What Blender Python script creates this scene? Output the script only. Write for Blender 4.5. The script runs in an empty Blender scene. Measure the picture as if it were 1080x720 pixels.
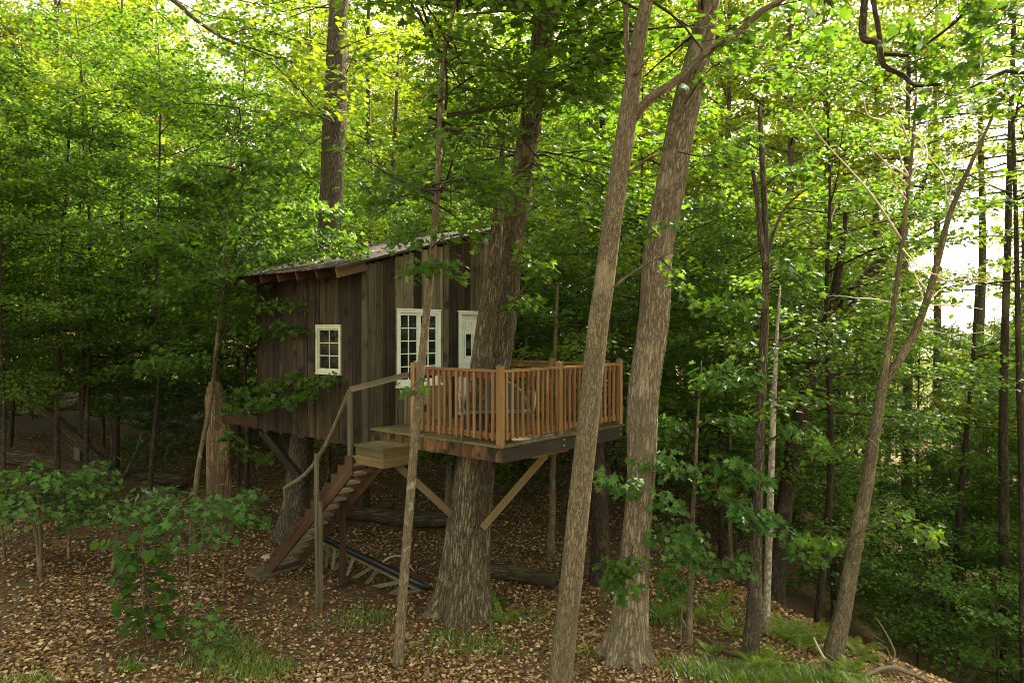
import bpy, math, random
import numpy as np
from mathutils import Vector, Matrix

# ------------------------------------------------------------------ camera, sky, sun, exposure
sc = bpy.context.scene
C = sc.collection
FPX, HCAM, PITCH = 740.0, 4.45, math.radians(0.58)
cam_d = bpy.data.cameras.new("camera")
cam_d.sensor_width = 36.0
cam_d.lens = FPX / 1080 * 36
cam_d.clip_start, cam_d.clip_end = 0.1, 1500
cam = bpy.data.objects.new("camera", cam_d)
C.objects.link(cam)
cam.location = (0, 0, HCAM)
cam.rotation_euler = (math.radians(90) - PITCH, 0, 0)
sc.camera = cam

SUN_EL, SUN_AZ = math.radians(44), math.radians(40)
world = bpy.data.worlds.new("World")
sc.world = world
world.use_nodes = True
wn = world.node_tree
sky = wn.nodes.new("ShaderNodeTexSky")
sky.sky_type = 'NISHITA'
sky.sun_disc = False
sky.sun_elevation, sky.sun_rotation = SUN_EL, SUN_AZ
sky.dust_density, sky.air_density, sky.ozone_density = 4.0, 1.0, 1.0
hs = wn.nodes.new("ShaderNodeHueSaturation")          # hazy white summer sky
hs.inputs['Saturation'].default_value = 0.30
wn.links.new(sky.outputs[0], hs.inputs['Color'])
tint = wn.nodes.new("ShaderNodeMix")
tint.data_type, tint.blend_type = 'RGBA', 'MULTIPLY'
tint.inputs[0].default_value = 1.0
tint.inputs[7].default_value = (1.0, 0.975, 0.72, 1)
wn.links.new(hs.outputs[0], tint.inputs[6])
wn.links.new(tint.outputs[2], wn.nodes["Background"].inputs[0])
wn.nodes["Background"].inputs[1].default_value = 0.15
sl = bpy.data.lights.new("sun", 'SUN')
sl.energy, sl.angle, sl.color = 3.7, math.radians(1.5), (1.0, 0.92, 0.68)
sun = bpy.data.objects.new("sun", sl)
C.objects.link(sun)
sdir = Vector((math.sin(SUN_AZ) * math.cos(SUN_EL), math.cos(SUN_AZ) * math.cos(SUN_EL), math.sin(SUN_EL)))
sun.rotation_euler = (-sdir).to_track_quat('-Z', 'Y').to_euler()
sun.location = sdir * 60
vs = sc.view_settings
vs.view_transform, vs.look, vs.gamma, vs.use_curve_mapping = 'Standard', 'None', 1.0, False
vs.exposure = 2.6
cy = sc.cycles
cy.use_denoising = True
cy.filter_width = 0.9
cy.max_bounces, cy.diffuse_bounces, cy.glossy_bounces, cy.transmission_bounces = 9, 8, 2, 6
cy.sample_clamp_indirect = 6.0
cy.caustics_reflective = cy.caustics_refractive = False

# ------------------------------------------------------------------ helpers
RS = np.random.RandomState(11)


def P(u, v, Y):
    """Point of the photograph (1080x720 pixels) at distance Y in front of the camera."""
    dx, dy = (u - 540) / FPX, (360 - v) / FPX
    d = np.array((dx, math.cos(PITCH) + dy * math.sin(PITCH), -math.sin(PITCH) + dy * math.cos(PITCH)))
    return np.array((0, 0, HCAM)) + d * (Y / d[1])


def ground(x, y):
    x, y = np.asarray(x, float), np.asarray(y, float)
    crest = np.where(y < 10, 5.7 + .3 * (10 - y), np.where(y < 15, 5.7 - .5 * (y - 10), 3.2 + .22 * (y - 15)))
    s = x - crest
    d = .05 * np.maximum(0, x - 1) + .46 * .8 * np.logaddexp(0, s / .8)
    z = -7.5 * np.tanh(d / 7.5)
    z = z + .035 * np.maximum(0, -x - 2) + .004 * np.maximum(0, y - 16) * (x < 2)
    z = z + .07 * np.sin(x * .9 + 1.3) * np.sin(y * .8 + .4) + .03 * np.sin(x * 2.3 + y * 1.7)
    return z


def GP(u, v):
    """Ground point seen at pixel (u, v)."""
    for Y in np.arange(6, 60, .02):
        p = P(u, v, Y)
        if p[2] <= ground(p[0], p[1]):
            return p
    return P(u, v, 60)


def on_ground(x, y, dz=0.0):
    return np.array((x, y, float(ground(x, y)) + dz))


class G:
    """Collects shapes into one mesh: vertices, faces, material indices and the grain coordinate bk."""

    def __init__(self):
        self.v, self.bk, self.loops, self.sizes, self.mi = [], [], [], [], []
        self.n = 0

    def add(self, v, faces, bk=None, mi=0):
        v = np.asarray(v, float)
        if isinstance(faces, np.ndarray):
            self.loops.append((faces + self.n).ravel())
            self.sizes.append(np.full(len(faces), faces.shape[1]))
            nf = len(faces)
        else:
            self.loops.append(np.concatenate([np.asarray(f) for f in faces]) + self.n)
            self.sizes.append(np.array([len(f) for f in faces]))
            nf = len(faces)
        self.mi.append(np.full(nf, mi))
        self.v.append(v)
        self.bk.append(v if bk is None else np.asarray(bk, float))
        self.n += len(v)

    def box(self, c, size, rot=None, mi=0):
        s = np.asarray(size, float) / 2
        l = np.array([(x, y, z) for x in (-1, 1) for y in (-1, 1) for z in (-1, 1)]) * s
        k = int(np.argmax(s))
        order = [i for i in range(3) if i != k] + [k]
        bk = l[:, order] + RS.uniform(-9, 9, 3)
        w = l if rot is None else l @ np.asarray(rot).T
        f = np.array([(0, 1, 3, 2), (4, 6, 7, 5), (0, 4, 5, 1), (2, 3, 7, 6), (0, 2, 6, 4), (1, 5, 7, 3)])
        self.add(w + np.asarray(c, float), f, bk, mi)

    def bx(self, x0, x1, y0, y1, z0, z1, mi=0):
        self.box(((x0 + x1) / 2, (y0 + y1) / 2, (z0 + z1) / 2), (abs(x1 - x0), abs(y1 - y0), abs(z1 - z0)), None, mi)

    def beam(self, p0, p1, w, h, up=(0, 0, 1), mi=0):
        p0, p1 = np.asarray(p0, float), np.asarray(p1, float)
        d = p1 - p0
        L = np.linalg.norm(d)
        d = d / L
        s = np.cross(d, up)
        if np.linalg.norm(s) < 1e-4:
            s = np.cross(d, (1, 0, 0))
        s /= np.linalg.norm(s)
        t = np.cross(s, d)
        self.box((p0 + p1) / 2, (L, w, h), np.stack([d, s, t], 1), mi)

    def tube(self, pts, rad, n=8, rough=0.0, flare=0.0, cap=True, mi=0, res=1, lobes=5, seed=None):
        pts, rad = np.asarray(pts, float), np.asarray(rad, float)
        if res > 1 and len(pts) > 2:
            pts, rad = smooth_path(pts, rad, res)
        m = len(pts)
        tg = np.gradient(pts, axis=0)
        tg /= np.linalg.norm(tg, axis=1)[:, None] + 1e-9
        ref = np.array((1., 0, 0)) if abs(tg[0, 0]) < .8 else np.array((0, 0, 1.))
        a = ref - tg * (tg @ ref)[:, None]
        a /= np.linalg.norm(a, axis=1)[:, None] + 1e-9
        b = np.cross(tg, a)
        th = np.arange(n) * 2 * math.pi / n
        ln = np.concatenate([[0], np.cumsum(np.linalg.norm(np.diff(pts, axis=0), axis=1))])
        r = np.repeat(rad[:, None], n, 1)
        rs = RS if seed is None else np.random.RandomState(seed)
        if rough:
            k = np.zeros((m, n))
            for fq, am in ((2, .5), (3, .5), (5, .6), (7, .7), (11, .8), (16, .8)):
                if fq * 2 > n:
                    continue
                ph = rs.uniform(0, 6.28)
                k += am * np.sin(fq * th[None, :] + ph + 1.1 * np.sin(ln[:, None] * rs.uniform(.6, 1.8) + rs.uniform(0, 6)))
            k += .6 * np.sin(ln * 1.7 + rs.uniform(0, 6))[:, None]
            r = r * (1 + rough * k)
        if flare:
            ph = rs.uniform(0, 6.28)
            f = np.exp(-ln / (1.25 * rad[0]))[:, None] * (.45 + .55 * np.cos(lobes * th + ph + .6 * np.sin(th + ph))[None, :])
            r = r * (1 + flare * np.maximum(f, 0)) * (1 + .30 * flare * np.exp(-ln / (1.2 * rad[0]))[:, None])
        v = pts[:, None] + (a[:, None] * np.cos(th)[None, :, None] + b[:, None] * np.sin(th)[None, :, None]) * r[:, :, None]
        off = rs.uniform(-20, 20, 3)
        rm = np.maximum(rad[:, None], .02)
        bk = np.stack([np.cos(th)[None] * rm, np.sin(th)[None] * rm, np.repeat(ln[:, None], n, 1)], -1) + off
        i, j = np.meshgrid(np.arange(m - 1), np.arange(n), indexing='ij')
        j2 = (j + 1) % n
        f = np.stack([i * n + j, i * n + j2, (i + 1) * n + j2, (i + 1) * n + j], -1).reshape(-1, 4)
        if cap:
            fl = [tuple(q) for q in f] + [tuple(range(n))[::-1], tuple((m - 1) * n + np.arange(n))]
            self.add(v.reshape(-1, 3), fl, bk.reshape(-1, 3), mi)
        else:
            self.add(v.reshape(-1, 3), f, bk.reshape(-1, 3), mi)

    def leaves(self, pos, ax, nrm, size, lod=1, mi=0):
        T, F = LEAF[lod]
        ax = ax / (np.linalg.norm(ax, axis=1)[:, None] + 1e-9)
        nrm = nrm - ax * np.sum(ax * nrm, 1)[:, None]
        nrm = nrm / (np.linalg.norm(nrm, axis=1)[:, None] + 1e-9)
        sd = np.cross(nrm, ax)
        M, K = len(pos), len(T)
        v = pos[:, None] + size[:, None, None] * (T[None, :, 0:1] * ax[:, None] + T[None, :, 1:2] * sd[:, None] + T[None, :, 2:3] * nrm[:, None])
        base = (np.arange(M) * K)[:, None, None]
        f = (F[None] + base).reshape(-1, F.shape[1])
        self.add(v.reshape(-1, 3), f, None, mi)

    def mesh(self, name, mats, smooth=True, want_bk=True):
        me = bpy.data.meshes.new(name)
        v = np.concatenate(self.v)
        lp = np.concatenate(self.loops).astype(np.int32)
        sz = np.concatenate(self.sizes).astype(np.int32)
        me.vertices.add(len(v))
        me.vertices.foreach_set('co', v.astype(np.float32).ravel())
        me.loops.add(len(lp))
        me.loops.foreach_set('vertex_index', lp)
        me.polygons.add(len(sz))
        me.polygons.foreach_set('loop_start', np.concatenate([[0], np.cumsum(sz)[:-1]]).astype(np.int32))
        for m in (mats if isinstance(mats, (list, tuple)) else [mats]):
            me.materials.append(m)
        me.polygons.foreach_set('material_index', np.concatenate(self.mi).astype(np.int32))
        if want_bk:
            at = me.attributes.new('bk', 'FLOAT_VECTOR', 'POINT')
            at.data.foreach_set('vector', np.concatenate(self.bk).astype(np.float32).ravel())
        me.update(calc_edges=True)
        me.polygons.foreach_set('use_smooth', np.full(len(sz), smooth))
        return me

    def obj(self, name, mats, parent=None, smooth=False, want_bk=True):
        o = bpy.data.objects.new(name, self.mesh(name, mats, smooth, want_bk))
        C.objects.link(o)
        o.parent = parent
        return o


def smooth_path(p, r, k):
    q = np.vstack([2 * p[0] - p[1], p, 2 * p[-1] - p[-2]])
    rr = np.concatenate([[r[0]], r, [r[-1]]])
    op, orr = [], []
    for i in range(1, len(q) - 2):
        for t in np.arange(k) / k:
            a = .5 * ((2 * q[i]) + (-q[i - 1] + q[i + 1]) * t + (2 * q[i - 1] - 5 * q[i] + 4 * q[i + 1] - q[i + 2]) * t * t + (-q[i - 1] + 3 * q[i] - 3 * q[i + 1] + q[i + 2]) * t ** 3)
            op.append(a)
            orr.append(rr[i] * (1 - t) + rr[i + 1] * t)
    op.append(p[-1])
    orr.append(r[-1])
    return np.array(op), np.array(orr)


def half_pair(pts):
    """Leaf template from one half outline: midrib base, ..., midrib tip; both halves, folded along the midrib."""
    n = len(pts)
    T = [(x, y, .22 * abs(y) - .10 * x * x) for x, y in pts] + [(x, -y, .22 * abs(y) - .10 * x * x) for x, y in pts[1:-1]]
    f1 = list(range(n))[::-1]
    f2 = [0] + list(range(n, 2 * n - 2)) + [n - 1]
    return np.array(T), np.array([f1, f2])


LEAF = {
    0: half_pair([(0, 0), (-.08, .22), (.10, .50), (.30, .24), (.66, .46), (.62, .17), (1, 0)]),     # lobed maple leaf
    1: half_pair([(0, 0), (.18, .42), (.62, .34), (1, 0)]),
    2: half_pair([(0, 0), (.3, .27), (.7, .22), (1, 0)]),                                           # narrow beech leaf
    4: half_pair([(0, 0), (.2, .14), (.6, .10), (1, 0)]),                                           # fern leaflet
    3: half_pair([(0, 0), (-.06, .3), (.25, .5), (.65, .42), (1, 0)]),                                # big round leaf
}


def empty(name, loc, rz=0.0):
    o = bpy.data.objects.new(name, None)
    o.empty_display_size = .2
    C.objects.link(o)
    o.location = [float(c) for c in loc]
    o.rotation_euler = (0, 0, rz)
    return o


def tag(o, label=None, cat=None, group=None, kind=None):
    for k, val in (('label', label), ('category', cat), ('group', group), ('kind', kind)):
        if val:
            o[k] = val
    return o


# ------------------------------------------------------------------ materials
def new_mat(name):
    m = bpy.data.materials.new(name)
    m.use_nodes = True
    nt = m.node_tree
    nt.nodes.clear()
    out = nt.nodes.new('ShaderNodeOutputMaterial')
    return m, nt, out


def nd(nt, typ, ins=None, **props):
    n = nt.nodes.new(typ)
    for k, val in props.items():
        setattr(n, k, val)
    for k, val in (ins or {}).items():
        if isinstance(val, bpy.types.NodeSocket):
            nt.links.new(val, n.inputs[k])
        else:
            n.inputs[k].default_value = val
    return n


def ramp(nt, fac, stops):
    r = nt.nodes.new('ShaderNodeValToRGB')
    el = r.color_ramp.elements
    while len(el) < len(stops):
        el.new(.5)
    for e, (p, c) in zip(el, stops):
        e.position = p
        e.color = (*c, 1)
    nt.links.new(fac, r.inputs[0])
    return r.outputs[0]


def mathn(nt, op, a, b):
    return nd(nt, 'ShaderNodeMath', {0: a, 1: b}, operation=op).outputs[0]


def mixc(nt, fac, a, b, blend='MIX'):
    n = nt.nodes.new('ShaderNodeMix')
    n.data_type, n.blend_type = 'RGBA', blend
    for k, val in ((0, fac), (6, a), (7, b)):
        if isinstance(val, bpy.types.NodeSocket):
            nt.links.new(val, n.inputs[k])
        else:
            n.inputs[k].default_value = val if k == 0 else (*val, 1)
    return n.outputs[2]


def grain_mat(name, stops, sc_across=14.0, sc_along=1.2, bump=.3, rough=.8, blotch=None, dist=.02, detail=6, metal=0.0, moss=None, vary=.28):
    """Wood or bark: noise stretched along the grain coordinate bk, optional blotches and moss."""
    m, nt, out = new_mat(name)
    at = nd(nt, 'ShaderNodeAttribute', attribute_name='bk')
    mp = nd(nt, 'ShaderNodeMapping', {'Vector': at.outputs['Vector'], 'Scale': (sc_across, sc_across, sc_along)})
    n1 = nd(nt, 'ShaderNodeTexNoise', {'Vector': mp.outputs[0], 'Scale': 1.0, 'Detail': detail, 'Roughness': .65, 'Distortion': .4})
    n2 = nd(nt, 'ShaderNodeTexNoise', {'Vector': at.outputs['Vector'], 'Scale': 1.3, 'Detail': 3.0})
    f = mathn(nt, 'ADD', mathn(nt, 'MULTIPLY', n1.outputs[0], .75), mathn(nt, 'MULTIPLY', n2.outputs[0], .25))
    col = ramp(nt, f, stops)
    geo = nd(nt, 'ShaderNodeNewGeometry')      # every board has its own tone
    oi = nd(nt, 'ShaderNodeObjectInfo')
    rnd = mathn(nt, 'FRACT', mathn(nt, 'ADD', geo.outputs['Random Per Island'], mathn(nt, 'MULTIPLY', oi.outputs['Random'], 7.3)), 0)
    tone = ramp(nt, rnd, [(0.0, (1 - vary,) * 3), (.6, (1, 1, 1)), (1.0, (1 + vary * 1.5, 1 + vary * 1.5, 1 + vary * 1.6))])
    col = mixc(nt, 1.0, col, tone, 'MULTIPLY')
    if blotch:
        n3 = nd(nt, 'ShaderNodeTexNoise', {'Vector': at.outputs['Vector'], 'Scale': blotch[1], 'Detail': 4.0})
        col = mixc(nt, ramp(nt, n3.outputs[0], [(blotch[2], (0, 0, 0)), (blotch[2] + .12, (1, 1, 1))]), col, blotch[0])
    if moss:
        n4 = nd(nt, 'ShaderNodeTexNoise', {'Vector': at.outputs['Vector'], 'Scale': 4.0, 'Detail': 5.0})
        col = mixc(nt, ramp(nt, n4.outputs[0], [(moss[1], (0, 0, 0)), (moss[1] + .1, (.8, .8, .8))]), col, moss[0])
    pb = nd(nt, 'ShaderNodeBsdfPrincipled', {'Base Color': col, 'Roughness': rough, 'Metallic': metal})
    pb.inputs['Specular IOR Level'].default_value = .25
    bp = nd(nt, 'ShaderNodeBump', {'Height': f, 'Strength': bump, 'Distance': dist})
    nt.links.new(bp.outputs[0], pb.inputs['Normal'])
    nt.links.new(pb.outputs[0], out.inputs[0])
    return m


def bark_mat(name, dark, mid, light, ridge=11.0, stretch=1.8, bump=.9, dist=.035, lichen=None, lmap=(1, 1, 1)):
    """Furrowed bark: cells drawn out along the trunk, with fine noise over them."""
    m, nt, out = new_mat(name)
    at = nd(nt, 'ShaderNodeAttribute', attribute_name='bk')
    wob = nd(nt, 'ShaderNodeTexNoise', {'Vector': at.outputs['Vector'], 'Scale': 22.0, 'Detail': 4.0, 'Roughness': .65})
    wv_ = nd(nt, 'ShaderNodeVectorMath', {0: wob.outputs['Color'], 1: (.055, .055, .12)}, operation='MULTIPLY')
    va = nd(nt, 'ShaderNodeVectorMath', {0: at.outputs['Vector'], 1: wv_.outputs[0]}, operation='ADD')
    mp = nd(nt, 'ShaderNodeMapping', {'Vector': va.outputs[0], 'Scale': (ridge, ridge, stretch * .8)})
    vo = nd(nt, 'ShaderNodeTexVoronoi', {'Vector': mp.outputs[0], 'Scale': 1.7, 'Randomness': 1.0}, feature='DISTANCE_TO_EDGE')
    fur = mathn(nt, 'MULTIPLY', vo.outputs[0], 3.6)
    mp2 = nd(nt, 'ShaderNodeMapping', {'Vector': at.outputs['Vector'], 'Scale': (ridge * 2.2, ridge * 2.2, stretch * 2.2)})
    n1 = nd(nt, 'ShaderNodeTexNoise', {'Vector': mp2.outputs[0], 'Scale': 1.0, 'Detail': 7.0, 'Roughness': .75})
    h = mathn(nt, 'ADD', mathn(nt, 'MULTIPLY', mathn(nt, 'MINIMUM', fur, 1.0), .42), mathn(nt, 'MULTIPLY', n1.outputs[0], .62))
    col = ramp(nt, h, [(.32, dark), (.58, mid), (.82, light)])
    n2 = nd(nt, 'ShaderNodeTexNoise', {'Vector': at.outputs['Vector'], 'Scale': 1.1, 'Detail': 3.0})
    col = mixc(nt, mathn(nt, 'MULTIPLY', n2.outputs[0], .5), col, tuple(c * .55 for c in mid))
    mp5 = nd(nt, 'ShaderNodeMapping', {'Vector': at.outputs['Vector'], 'Scale': (6.0, 6.0, .55)})
    n5 = nd(nt, 'ShaderNodeTexNoise', {'Vector': mp5.outputs[0], 'Scale': 1.0, 'Detail': 5.0, 'Roughness': .6})
    col = mixc(nt, ramp(nt, n5.outputs[0], [(.45, (0, 0, 0)), (.66, (.75, .75, .75))]), col, tuple(c * .42 for c in mid))
    mp6 = nd(nt, 'ShaderNodeMapping', {'Vector': at.outputs['Vector'], 'Scale': (2.2, 2.2, 1.4)})
    n6 = nd(nt, 'ShaderNodeTexNoise', {'Vector': mp6.outputs[0], 'Scale': 1.0, 'Detail': 6.0, 'Roughness': .65})
    col = mixc(nt, ramp(nt, n6.outputs[0], [(.56, (0, 0, 0)), (.68, (.6, .6, .6))]), col, (light[0] * 1.15, light[1] * 1.12, light[2] * 1.02))
    if lichen:
        ml = nd(nt, 'ShaderNodeMapping', {'Vector': at.outputs['Vector'], 'Scale': lmap})
        n3 = nd(nt, 'ShaderNodeTexNoise', {'Vector': ml.outputs[0], 'Scale': lichen[1], 'Detail': 4.0, 'Roughness': .7})
        col = mixc(nt, ramp(nt, n3.outputs[0], [(lichen[2], (0, 0, 0)), (lichen[2] + .06, (.85, .85, .85))]), col, lichen[0])
    pb = nd(nt, 'ShaderNodeBsdfPrincipled', {'Base Color': col, 'Roughness': .9})
    pb.inputs['Specular IOR Level'].default_value = .15
    bp = nd(nt, 'ShaderNodeBump', {'Height': h, 'Strength': bump, 'Distance': dist})
    nt.links.new(bp.outputs[0], pb.inputs['Normal'])
    nt.links.new(pb.outputs[0], out.inputs[0])
    return m


def leaf_mat(name, c0, c1, c2, trans=.5, tmul=(2.0, 1.75, .6), gloss=.05, per_tree=.35, stops=None):
    """Leaf: each leaf its own green, a leaf lets light through more yellow than it reflects it."""
    m, nt, out = new_mat(name)
    geo = nd(nt, 'ShaderNodeNewGeometry')
    oi = nd(nt, 'ShaderNodeObjectInfo')
    f = mathn(nt, 'ADD', mathn(nt, 'MULTIPLY', geo.outputs['Random Per Island'], 1 - per_tree), mathn(nt, 'MULTIPLY', oi.outputs['Random'], per_tree))
    col = ramp(nt, f, stops or [(.12, c0), (.5, c1), (.9, c2)])
    df = nd(nt, 'ShaderNodeBsdfDiffuse', {'Color': col})
    tc = mixc(nt, 1.0, col, tmul, 'MULTIPLY')
    tr = nd(nt, 'ShaderNodeBsdfTranslucent', {'Color': tc})
    mx = nd(nt, 'ShaderNodeMixShader', {0: trans, 1: df.outputs[0], 2: tr.outputs[0]})
    gl = nd(nt, 'ShaderNodeBsdfGlossy', {'Color': (.9, .95, .9, 1), 'Roughness': .38})
    lw = nd(nt, 'ShaderNodeFresnel', {'IOR': 1.4})
    mg = nd(nt, 'ShaderNodeMixShader', {0: mathn(nt, 'MULTIPLY', lw.outputs[0], gloss * 6), 1: mx.outputs[0], 2: gl.outputs[0]})
    nt.links.new(mg.outputs[0], out.inputs[0])
    return m


def plain_mat(name, col, rough=.6, metal=0.0, dirt=.25, scale=9.0, spec=.4):
    m, nt, out = new_mat(name)
    tc = nd(nt, 'ShaderNodeTexCoord')
    n = nd(nt, 'ShaderNodeTexNoise', {'Vector': tc.outputs['Object'], 'Scale': scale, 'Detail': 5.0})
    c = ramp(nt, n.outputs[0], [(.3, tuple(x * (1 - dirt) for x in col)), (.65, col)])
    pb = nd(nt, 'ShaderNodeBsdfPrincipled', {'Base Color': c, 'Roughness': rough, 'Metallic': metal})
    pb.inputs['Specular IOR Level'].default_value = spec
    nt.links.new(pb.outputs[0], out.inputs[0])
    return m


M = {}
M['siding'] = grain_mat('weathered_siding', [(.30, (0.005406, 0.00309, 0.001463)), (.45, (0.02124, 0.01304, 0.005852)), (.58, (0.04634, 0.03021, 0.01463)), (.75, (0.08497, 0.06353, 0.03536))], 26, .8, .7, .85, ((0.006167, 0.003605, 0.001651), 3.2, .57), .012, 8, vary=.58)
M['siding_grey'] = grain_mat('grey_siding', [(.28, (0.02023, 0.01401, 0.007836)), (.45, (0.08091, 0.06242, 0.03673)), (.60, (0.1618, 0.1305, 0.08081)), (.78, (0.2291, 0.191, 0.1224))], 26, .8, .7, .85, ((0.02527, 0.0172, 0.009731), 3.2, .57), .012, 8, vary=.58)
M['cedar'] = grain_mat('cedar_railing', [(.25, (0.06721, 0.02434, 0.006475)), (.45, (0.1386, 0.06086, 0.01978)), (.6, (0.1932, 0.1015, 0.03957)), (.8, (0.231, 0.146, 0.06834))], 22, 1.0, .25, .65, None, .004)
M['cedar_post'] = grain_mat('cedar_post', [(.25, (0.08617, 0.03844, 0.01156)), (.45, (0.1551, 0.08114, 0.02891)), (.6, (0.1939, 0.1153, 0.04624)), (.8, (0.2241, 0.1537, 0.07708))], 20, .8, .25, .7, None, .004)
M['deck'] = grain_mat('deck_boards', [(.25, (0.02092, 0.01465, 0.004752)), (.45, (0.06696, 0.05022, 0.0198)), (.6, (0.1088, 0.0837, 0.03564)), (.8, (0.1423, 0.1172, 0.0594))], 18, .7, .4, .75, ((0.0486, 0.05163, 0.01452), 2.5, .56), .006)
M['fascia'] = grain_mat('stained_fascia', [(.25, (0.009, 0.0054, 0.003)), (.45, (0.054, 0.024, 0.0084)), (.6, (0.132, 0.066, 0.024)), (.8, (0.204, 0.126, 0.06))], 7, .9, .3, .8, ((0.015, 0.0105, 0.00675), 5.0, .5), .006)
M['black_board'] = grain_mat('blackened_board', [(.25, (0.00648, 0.005195, 0.003802)), (.5, (0.02268, 0.01689, 0.0114)), (.7, (0.0486, 0.03701, 0.02566)), (.85, (0.1053, 0.07794, 0.05227))], 14, 1.0, .4, .7, None, .006)
M['brown_timber'] = grain_mat('brown_timber', [(.25, (0.0135, 0.006075, 0.002499)), (.45, (0.045, 0.02025, 0.008568)), (.65, (0.081, 0.0405, 0.01785)), (.85, (0.1125, 0.0648, 0.03213))], 16, .8, .4, .8, None, .006)
M['grey_timber'] = grain_mat('grey_timber', [(.25, (0.03, 0.0225, 0.01344)), (.45, (0.09, 0.07104, 0.04393)), (.65, (0.156, 0.1273, 0.0801)), (.85, (0.216, 0.1835, 0.1189))], 16, .8, .4, .85, None, .006)
M['tread'] = grain_mat('worn_tread', [(.25, (0.08, 0.0553, 0.03375)), (.45, (0.176, 0.1304, 0.0825)), (.65, (0.272, 0.2133, 0.1425)), (.85, (0.336, 0.2765, 0.195))], 16, .8, .35, .8, None, .006)
M['tan_timber'] = grain_mat('tan_timber', [(.25, (0.04736, 0.0297, 0.009979)), (.45, (0.09135, 0.0627, 0.02423)), (.65, (0.1353, 0.09568, 0.0399)), (.85, (0.1692, 0.132, 0.0627))], 16, .8, .35, .8, None, .006)
M['dark_timber'] = grain_mat('dark_timber', [(.25, (.008, .006, .004)), (.5, (.03, .02, .012)), (.75, (.07, .05, .032))], 14, .9, .4, .85, None, .006)
M['roof'] = grain_mat('rusty_roof_metal', [(.25, (0.02025, 0.01359, 0.01431)), (.45, (0.05063, 0.03622, 0.03975)), (.62, (0.08438, 0.06468, 0.07354)), (.8, (0.1215, 0.1002, 0.1153))], 5, 3.0, .1, .55, ((0.0945, 0.04264, 0.027), 3.0, .58), .003, 5, .2)
M['white'] = plain_mat('white_paint', (0.663, 0.6708, 0.602), .5, 0, .12)
M['cream'] = plain_mat('cream_paint', (0.493, 0.493, 0.34), .55, 0, .2)
M['steel'] = plain_mat('dark_hardware', (.05, .05, .05), .4, .8)
M['galv'] = plain_mat('galvanised', (.5, .5, .48), .4, .9)
M['pipe'] = plain_mat('black_plastic', (.012, .012, .013), .45, 0, .3)
M['rim'] = plain_mat('pale_tube', (0.1432, 0.1632, 0.1432), .4, 0, .2)
M['sling'] = plain_mat('green_sling', (.035, .055, .045), .75, 0, .3, 30)
M['pane'] = plain_mat('window_glass', (.008, .010, .009), .05, 0, .2, 2.0, .32)
M['stone'] = plain_mat('stone', (.38, .34, .29), .85, 0, .4, 12)

M['bark_oak'] = bark_mat('oak_bark', (0.036, 0.02376, 0.014), (0.1728, 0.1296, 0.0805), (0.3096, 0.2484, 0.168), 17, 2.6, 1.0, .05, ((0.216, 0.2304, 0.154), 3.0, .62))
M['bark_maple'] = bark_mat('maple_bark', (0.061, 0.04261, 0.02461), (0.1794, 0.1396, 0.08324), (0.2583, 0.2093, 0.1375), 24, 4.6, .9, .02, ((0.3947, 0.3674, 0.275), 26.0, .635), (1, 1, 1.6))
M['bark_grey'] = bark_mat('grey_bark', (0.032, 0.024, 0.0156), (0.136, 0.1056, 0.07176), (0.248, 0.2, 0.1443), 19, 3.4, 1.0, .035, ((0.288, 0.256, 0.195), 20.0, .64))
M['bark_young'] = bark_mat('young_bark', (0.0744, 0.0527, 0.03), (0.1674, 0.1271, 0.075), (0.2294, 0.1798, 0.114), 20, 3.2, .5, .01, ((0.2356, 0.2294, 0.168), 5.0, .6))
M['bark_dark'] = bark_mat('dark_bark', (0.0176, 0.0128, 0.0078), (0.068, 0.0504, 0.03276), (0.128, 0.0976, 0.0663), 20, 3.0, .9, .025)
M['bark_pale'] = bark_mat('pale_oak_bark', (0.08602, 0.05929, 0.03469), (0.2815, 0.2213, 0.1465), (0.4066, 0.3399, 0.2389), 15, 3.2, 1.0, .045, ((0.1564, 0.1186, 0.07708), 2.5, .6))
M['bark_birch'] = bark_mat('pale_bark', (.16, .12, .09), (.42, .36, .28), (.6, .54, .45), 9, 6.0, .4, .01)
M['bark_snag'] = bark_mat('snag_wood', (.09, .05, .028), (.30, .19, .11), (.47, .34, .22), 16, 1.0, 1.0, .04)
M['bleached'] = grain_mat('bleached_wood', [(.25, (0.315, 0.2516, 0.1763)), (.5, (0.546, 0.4629, 0.3434)), (.75, (0.693, 0.6038, 0.464))], 20, 1.0, .3, .8, None, .004)
M['log'] = bark_mat('log_bark', (0.021, 0.0154, 0.00924), (0.091, 0.0665, 0.0396), (0.168, 0.1295, 0.0825), 12, 1.5, .9, .03, ((0.049, 0.07, 0.0198), 4.0, .6))

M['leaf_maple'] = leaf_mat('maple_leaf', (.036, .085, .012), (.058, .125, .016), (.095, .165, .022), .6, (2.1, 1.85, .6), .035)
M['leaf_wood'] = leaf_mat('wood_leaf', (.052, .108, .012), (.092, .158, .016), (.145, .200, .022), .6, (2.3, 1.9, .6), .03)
M['leaf_canopy_sunlit'] = leaf_mat('sunlit_canopy_leaf', (.080, .130, .012), (.120, .175, .016), (.165, .215, .024), .62, (2.2, 1.9, .6), .02)  # backlit sun glow put into the leaf colour, brighter and yellower
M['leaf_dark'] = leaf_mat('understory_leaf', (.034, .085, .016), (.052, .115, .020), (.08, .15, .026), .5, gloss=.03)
M['leaf_seed'] = leaf_mat('seedling_leaf', (.045, .105, .022), (.065, .135, .028), (.09, .165, .032), .35, (1.5, 1.5, .5), .04)
M['leaf_fern'] = leaf_mat('fern_leaf', (.08, .14, .016), (.12, .185, .02), (.17, .23, .028), .45, (1.6, 1.5, .5), .05)
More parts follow.
